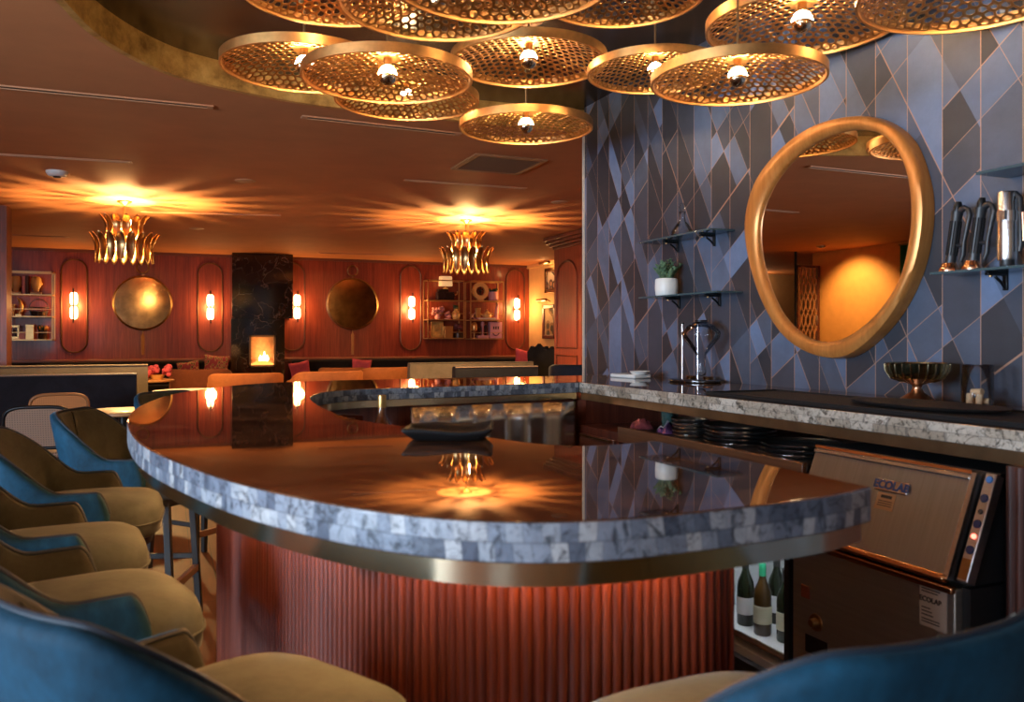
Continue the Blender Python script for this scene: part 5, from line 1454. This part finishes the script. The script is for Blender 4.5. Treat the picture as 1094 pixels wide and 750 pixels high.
for i in range(22): m.sphere((r6.uniform(-.18,.18), r6.uniform(-.12,.12), r6.uniform(.06,.17)), r6.uniform(.03,.05), 8, 6)
obj('blossom', m, PINK, t)
p = onZ(206, 417, .76)
bar_table('round white marble table in front of the brown tub chair', p.x, p.y, .40, .76, WHITE)
p = onZ(132, 438, .75)
bar_table('small honey wood table between the blue-backed stools and the navy booth', p.x, p.y, .30, .75, OAK)
p = onD(378, 410, 7.6)
t = thing('square_table', 'square honey wood table just past the far bar arm', 'table', (p.x, p.y, 0), R(8))
hz = p.z
m = MB(); m.box((0,0,hz-.02),(.66,.66,.04)); obj('tabletop', m, OAK, t, bevel=.005)
for sx in (-1,1):
    for sy in (-1,1): m = MB(); m.bar((sx*.28,sy*.28,hz-.04),(sx*.30,sy*.30,0),.045); obj('leg', m, LEGW, t, bevel=.004)

def tub_chair(label, px, py, d, w, ztop, out_, in_, rz=0, grp='tub chairs in the lounge'):
    p = onD(px, py, d)
    t = thing('tub_chair', label, 'armchair', (p.x, p.y, 0), rz, grp)
    tub(t, w/2, w*.46, w*.32, .24, ztop, ztop-.14, .07, out_, in_, tilt=.06, channels=1, lo=.34, hi=.9, bulge=.01)
    m = MB(); m.lathe([(0,.30),(w*.40,.30),(w*.44,.33),(w*.44,.42),(w*.40,.455),(0,.465)], 40, (0,.02,0), p=3.2); obj('seat', m, in_, t)
    for sx in (-1,1):
        for sy in (-1,1): m = MB(); m.bar((sx*w*.34,sy*w*.30,.30),(sx*w*.38,sy*w*.34,0),.04); obj('leg', m, LEGW, t, bevel=.004)
def zat(py, d): return EYE - (py-HY)/F*d
tub_chair('brown velvet tub chair in front of the patterned cushions', 216, 400, 12.8, .80, zat(393.5,12.8), VBROWN, VBROWN, R(-10))
tub_chair('tan velvet tub chair directly before the fireplace', 262, 405, 11.2, .86, zat(397.5,11.2), VRUST, VRUST, R(0))
tub_chair('orange tub chair right of the fireplace, nearer of the overlapping two', 347, 405, 11.6, .86, zat(395.5,11.6), VRUST, VRUST, R(8))
tub_chair('orange tub chair half hidden behind its twin right of the fireplace', 366, 400, 14.3, .70, zat(392.0,14.3), VRUST, VBROWN, R(-12))
tub_chair('brown-red tub chair beside the grey curved sofa', 408, 400, 13.6, .80, zat(391.5,13.6), VRUST, VBROWN, R(12))
tub_chair('navy tub chair glimpsed beyond the patterned wall edge', 628, 400, 9.0, .72, 1.03, VNAVY, VNAVY, R(-30))

def booth(label, x0, x1, y, zt, dep, mt, trim, face=1, curve=0.0):
    """booth seat: back panel towards the viewer, seat behind it"""
    t = thing('booth_sofa', label, 'sofa', ((x0+x1)/2, y, 0))
    W = x1-x0; N = 24
    def yy(u): return curve*(u*u)
    rows = []
    for i in range(N+1):
        u = -1+2*i/N; yv = yy(u); x = u*W/2
        rows.append([Vector((x, yv-.06, .10)), Vector((x, yv-.06, zt-.03)), Vector((x, yv-.045, zt-.008)), Vector((x, yv-.015, zt)), Vector((x, yv+.04, zt)), Vector((x, yv+.075, zt-.012)), Vector((x, yv+.085, zt-.04)), Vector((x, yv+.12, .45)), Vector((x, yv+.10, .10))])
    m = MB(); m.grid(rows, closev=True); m.f.append(list(range(9))); m.m.append(0); m.f.append([N*9+j for j in range(9)]); m.m.append(0)
    bk2 = obj('backrest', m, mt, t, ang=50, fixn=True)
    m = MB(); m.tube([Vector((-1+2*i/N, 0, 0))*(W/2) + Vector((0, yy(-1+2*i/N)-.052, zt-.012)) for i in range(N+1)], .008, 8); obj('top_piping', m, trim, bk2)
    rows = []
    for i in range(N+1):
        u = -1+2*i/N; yv = yy(u); x = u*(W/2-.02)
        rows.append([Vector((x, yv+.10, .28)), Vector((x, yv+.12, .46)), Vector((x, yv+.50, .47)), Vector((x, yv+.56, .44)), Vector((x, yv+.57, .28))])
    m = MB(); m.grid(rows, closev=True); m.f.append(list(range(5))); m.m.append(0); m.f.append([N*5+j for j in range(5)]); m.m.append(0)
    obj('seat', m, mt, t, ang=50, fixn=True)
    m = MB(); m.bx((-W/2+.03, -.04+min(0,curve), 0), (W/2-.03, .50, .28)) if curve == 0 else m.bx((-W/2+.2, .05+abs(curve)*.3, 0), (W/2-.2, .45, .28)); obj('plinth', m, BLACKP, t)
    return t
TRIM = mat('pale_piping', (.34,.25,.19), .5)
p = onD(146, 398, 8.6); booth('long navy velvet booth with pale top piping behind the cane chairs', p.x-2.9, p.x, p.y, p.z, .6, VNAVY, TRIM)
p = onD(158, 389, 9.55); booth('olive grey velvet booth behind the navy booth', p.x-2.6, p.x, p.y, p.z, .6, VGREY, VGREY)
p0, p1 = onD(431, 387, 12.6), onD(583, 387, 12.6); booth('grey velvet sofa back behind the far bar arm', p0.x, p1.x, (p0.y+p1.y)/2+.1, p0.z, .6, VGREY, VGREY)
p0, p1 = onD(479, 391, 11.2), onD(581, 391, 11.2); booth('dark blue velvet sofa back in front of the grey sofa', p0.x, p1.x, (p0.y+p1.y)/2, p0.z, .6, VNAVY, TRIM)

# cane chairs
def cane_chair(label, px, py, d, zt, mt, fr, rz):
    p = onD(px, py, d)
    t = thing('cane_chair', label, 'chair', (p.x, p.y, 0), rz, 'cane back chairs')
    w = .23; z0 = .50
    loop = [Vector((cosp(a,4)*w, -.20+ -.05*(sinp(a,4)*.5+.5), (z0+zt)/2 + sinp(a,4)*(zt-z0)/2)) for a in [2*pi*i/48 for i in range(48)]]
    m = MB(); m.tube(loop, .014, 10, closed=True); fb = obj('back_frame', m, fr, t)
    m = MB(); m.v = [q.copy() for q in loop]; m.f = [list(range(48))]; m.m = [0]; obj('cane_back', m, mt, t, solid=.008, smooth=False)
    m = MB(); m.lathe([(0,.43),(.22,.43),(.235,.44),(.235,.46),(.22,.47),(0,.475)], 40, p=4); obj('seat', m, mt, t)
    for sx in (-1,1):
        for sy in (-1,1): m = MB(); m.tube([(sx*.20,sy*.19,.44),(sx*.21,sy*.21,0)], .013, 10); obj('leg', m, fr, t)
        m = MB(); m.tube([(sx*.21,-.20,.44),(sx*.21,-.205,.56)], .013, 10); obj('post', m, fr, t)
cane_chair('chair with black tube frame and pale cane back near the stools', 51, 440, 6.3, zat(432,6.3), CANE, BLACK, R(-8))
cane_chair('chair with rounded orange cane back before the navy booth', 64, 430, 7.6, zat(419.5,7.6), CANEO, mat('cane_bentwood', (.40,.17,.06), .4), R(5))

# high-backed dark chairs near the yellow wall
def wing(label, px, d, py):
    p = onD(px, py, d); zt = zat(py, d)
    t = thing('high_back_chair', label, 'chair', (p.x, p.y, 0), R(-60), 'dark scalloped high-backed chairs')
    m = MB(); pl_ = []
    for i in range(31):
        u = -1+i/15; pl_.append(Vector((u*.24, 0, zt-.05*abs(sin(pi*1.5*u))-.10*u*u)))
    v = [(q.x, s*.04-.2, q.z) for s in (-1,1) for q in pl_] + [(q.x*.85, s*.04-.2, .40) for s in (-1,1) for q in pl_]
    n = 31; f = []
    for i in range(n-1):
        f += [(i, i+1, n+i+1, n+i), (2*n+i, 2*n+i+1, i+1, i), (n+i, n+i+1, 3*n+i+1, 3*n+i), (3*n+i, 3*n+i+1, 2*n+i+1, 2*n+i)]
    f += [(0, n, 3*n, 2*n), (n-1, 2*n-1, 4*n-1, 3*n-1)]
    m.add(v, f); obj('backrest', m, VDARK, t, fixn=True, ang=60)
    m = MB(); m.box((0,.02,.42),(.44,.44,.12)); obj('seat', m, VDARK, t, bevel=.03, seg=3)
    for sx in (-1,1):
        for sy in (-1,1): m = MB(); m.bar((sx*.18,sy*.18,.37),(sx*.2,sy*.2,0),.035); obj('leg', m, LEGW, t)
wing('dark scalloped high-backed chair in front of the lower wall picture', 583, 15.0, 367)
wing('dark scalloped high-backed chair half behind the tall cabinet edge', 597, 13.9, 370)

# ------------------------------------------------------------------ side of the room seen in the mirror
p0, p1 = Vector((-5.38, 11.88)), Vector((-4.88, 11.88))
t = thing('lattice_screen', 'pierced wood lattice screen seen in the round mirror', 'screen', (p0.x, 11.85, 0))
m = MB(); m.bx((0,-.03,.05),(.04,.03,2.62)); m.bx((.46,-.03,.05),(.5,.03,2.62)); m.bx((0,-.03,2.58),(.5,.03,2.62)); m.bx((0,-.03,0),(.5,.03,.05)); obj('frame', m, MAHOD, t)
m = MB()
for k4 in range(5):
    for s in (1,-1):
        m.tube([(.05+.1*k4+s*.045*sin(z*11), 0, .05+z) for z in [i*.04 for i in range(64)]], .012, 6)
obj('lattice', m, mat('lattice_wood', (.40,.17,.07), .5), t)
m = MB(); m.tube([(.53,0,0),(.53,0,ZC-.002)], .022, 12); obj('pole', m, BLACK, t)
t = thing('green_curtain', 'green curtain beside the glowing orange wall in the mirror', 'curtain', (-5.33, 9.6, 0))
m = MB(); m.grid([[Vector((.03*sin(y*40), y, z)) for z in (.03,1.4,2.8)] for y in [-.55+i*.02 for i in range(46)]]); obj('drape', m, mat('green_drape', (.03,.20,.06), .8), t, solid=.004)
m = MB(); m.tube([(0,-.6,2.81),(0,.4,2.81)], .014, 10); obj('curtain_rod', m, BRASSD, t)
pa = thing('alcove_picture', 'framed picture on the tan wall seen in the mirror', 'picture', (-7.4, YF-.001, 1.9))
m = MB(); w, h, bq = .9, 1.2, .07
for c, d in (((0,-.025,h/2),(w,.05,bq)),((0,-.025,-h/2),(w,.05,bq)),((w/2,-.025,0),(bq,.05,h+bq)),((-w/2,-.025,0),(bq,.05,h+bq))): m.box(c, d)
obj('frame', m, MAHOD, pa, bevel=.006); m = MB(); m.box((0,-.01,0),(w-.02,.015,h-.02)); obj('print', m, m_pattern('abstract_print', (.7,.5,.35), (.10,.06,.05), (.5,.16,.10), 4), pa)
glow((-7.4, YF-.30, 2.66), 12, (1,.68,.35), .03)  # added light to brighten the alcove picture, no fixture behind it
# downlight washing the orange wall
sp = bpy.data.lights.new('wall_washer', 'SPOT'); sp.energy = 120; sp.color = (1,.60,.22); sp.spot_size = R(105); sp.spot_blend = .7; sp.shadow_soft_size = .06
so = bpy.data.objects.new('wall_washer', sp); C.objects.link(so); so.location = (-4.55, 10.9, 2.80); so.rotation_euler = (Vector((-4.5,10.9,2.8))-Vector((-5.4,10.9,1.5))).to_track_quat('Z','Y').to_euler()
pw = onZ(547, 300, ZC)
t = thing('wall_washer_lamp', 'small round lamp washing the orange side wall', 'ceiling light', (-4.55, 10.9, ZC))
m = MB(); m.lathe([(.05,-.03),(.07,-.03),(.075,0),(.05,0),(.05,-.03)], 24); obj('housing', m, BRASSD, t)

# ------------------------------------------------------------------ sky and camera
w = bpy.data.worlds.new('daylight_sky'); scene.world = w; w.use_nodes = True
w.node_tree.nodes['Background'].inputs[0].default_value = (.55,.72,1,1); w.node_tree.nodes['Background'].inputs[1].default_value = .8
cam = bpy.data.cameras.new('camera'); co = bpy.data.objects.new('camera', cam); C.objects.link(co)
cam.sensor_width = 36; cam.sensor_fit = 'HORIZONTAL'; cam.lens = F/1094*36; cam.shift_y = (HY-375)/1094
co.location = (0,0,EYE); co.rotation_euler = (R(90), 0, -TH)
cam.clip_start = .05; cam.clip_end = 100
cam.dof.use_dof = True; cam.dof.focus_distance = 7.5; cam.dof.aperture_fstop = 4.8
scene.camera = co
vs = scene.view_settings
scene.display_settings.display_device = 'sRGB'
vs.view_transform = 'Standard'; vs.look = 'None'; vs.exposure = 0.50; vs.gamma = 1; vs.use_curve_mapping = False
cy = scene.cycles
cy.use_denoising = True; cy.max_bounces = 10; cy.diffuse_bounces = 4; cy.glossy_bounces = 5; cy.transmission_bounces = 8; cy.transparent_max_bounces = 8
cy.sample_clamp_indirect = 6.0; cy.caustics_reflective = False; cy.caustics_refractive = False
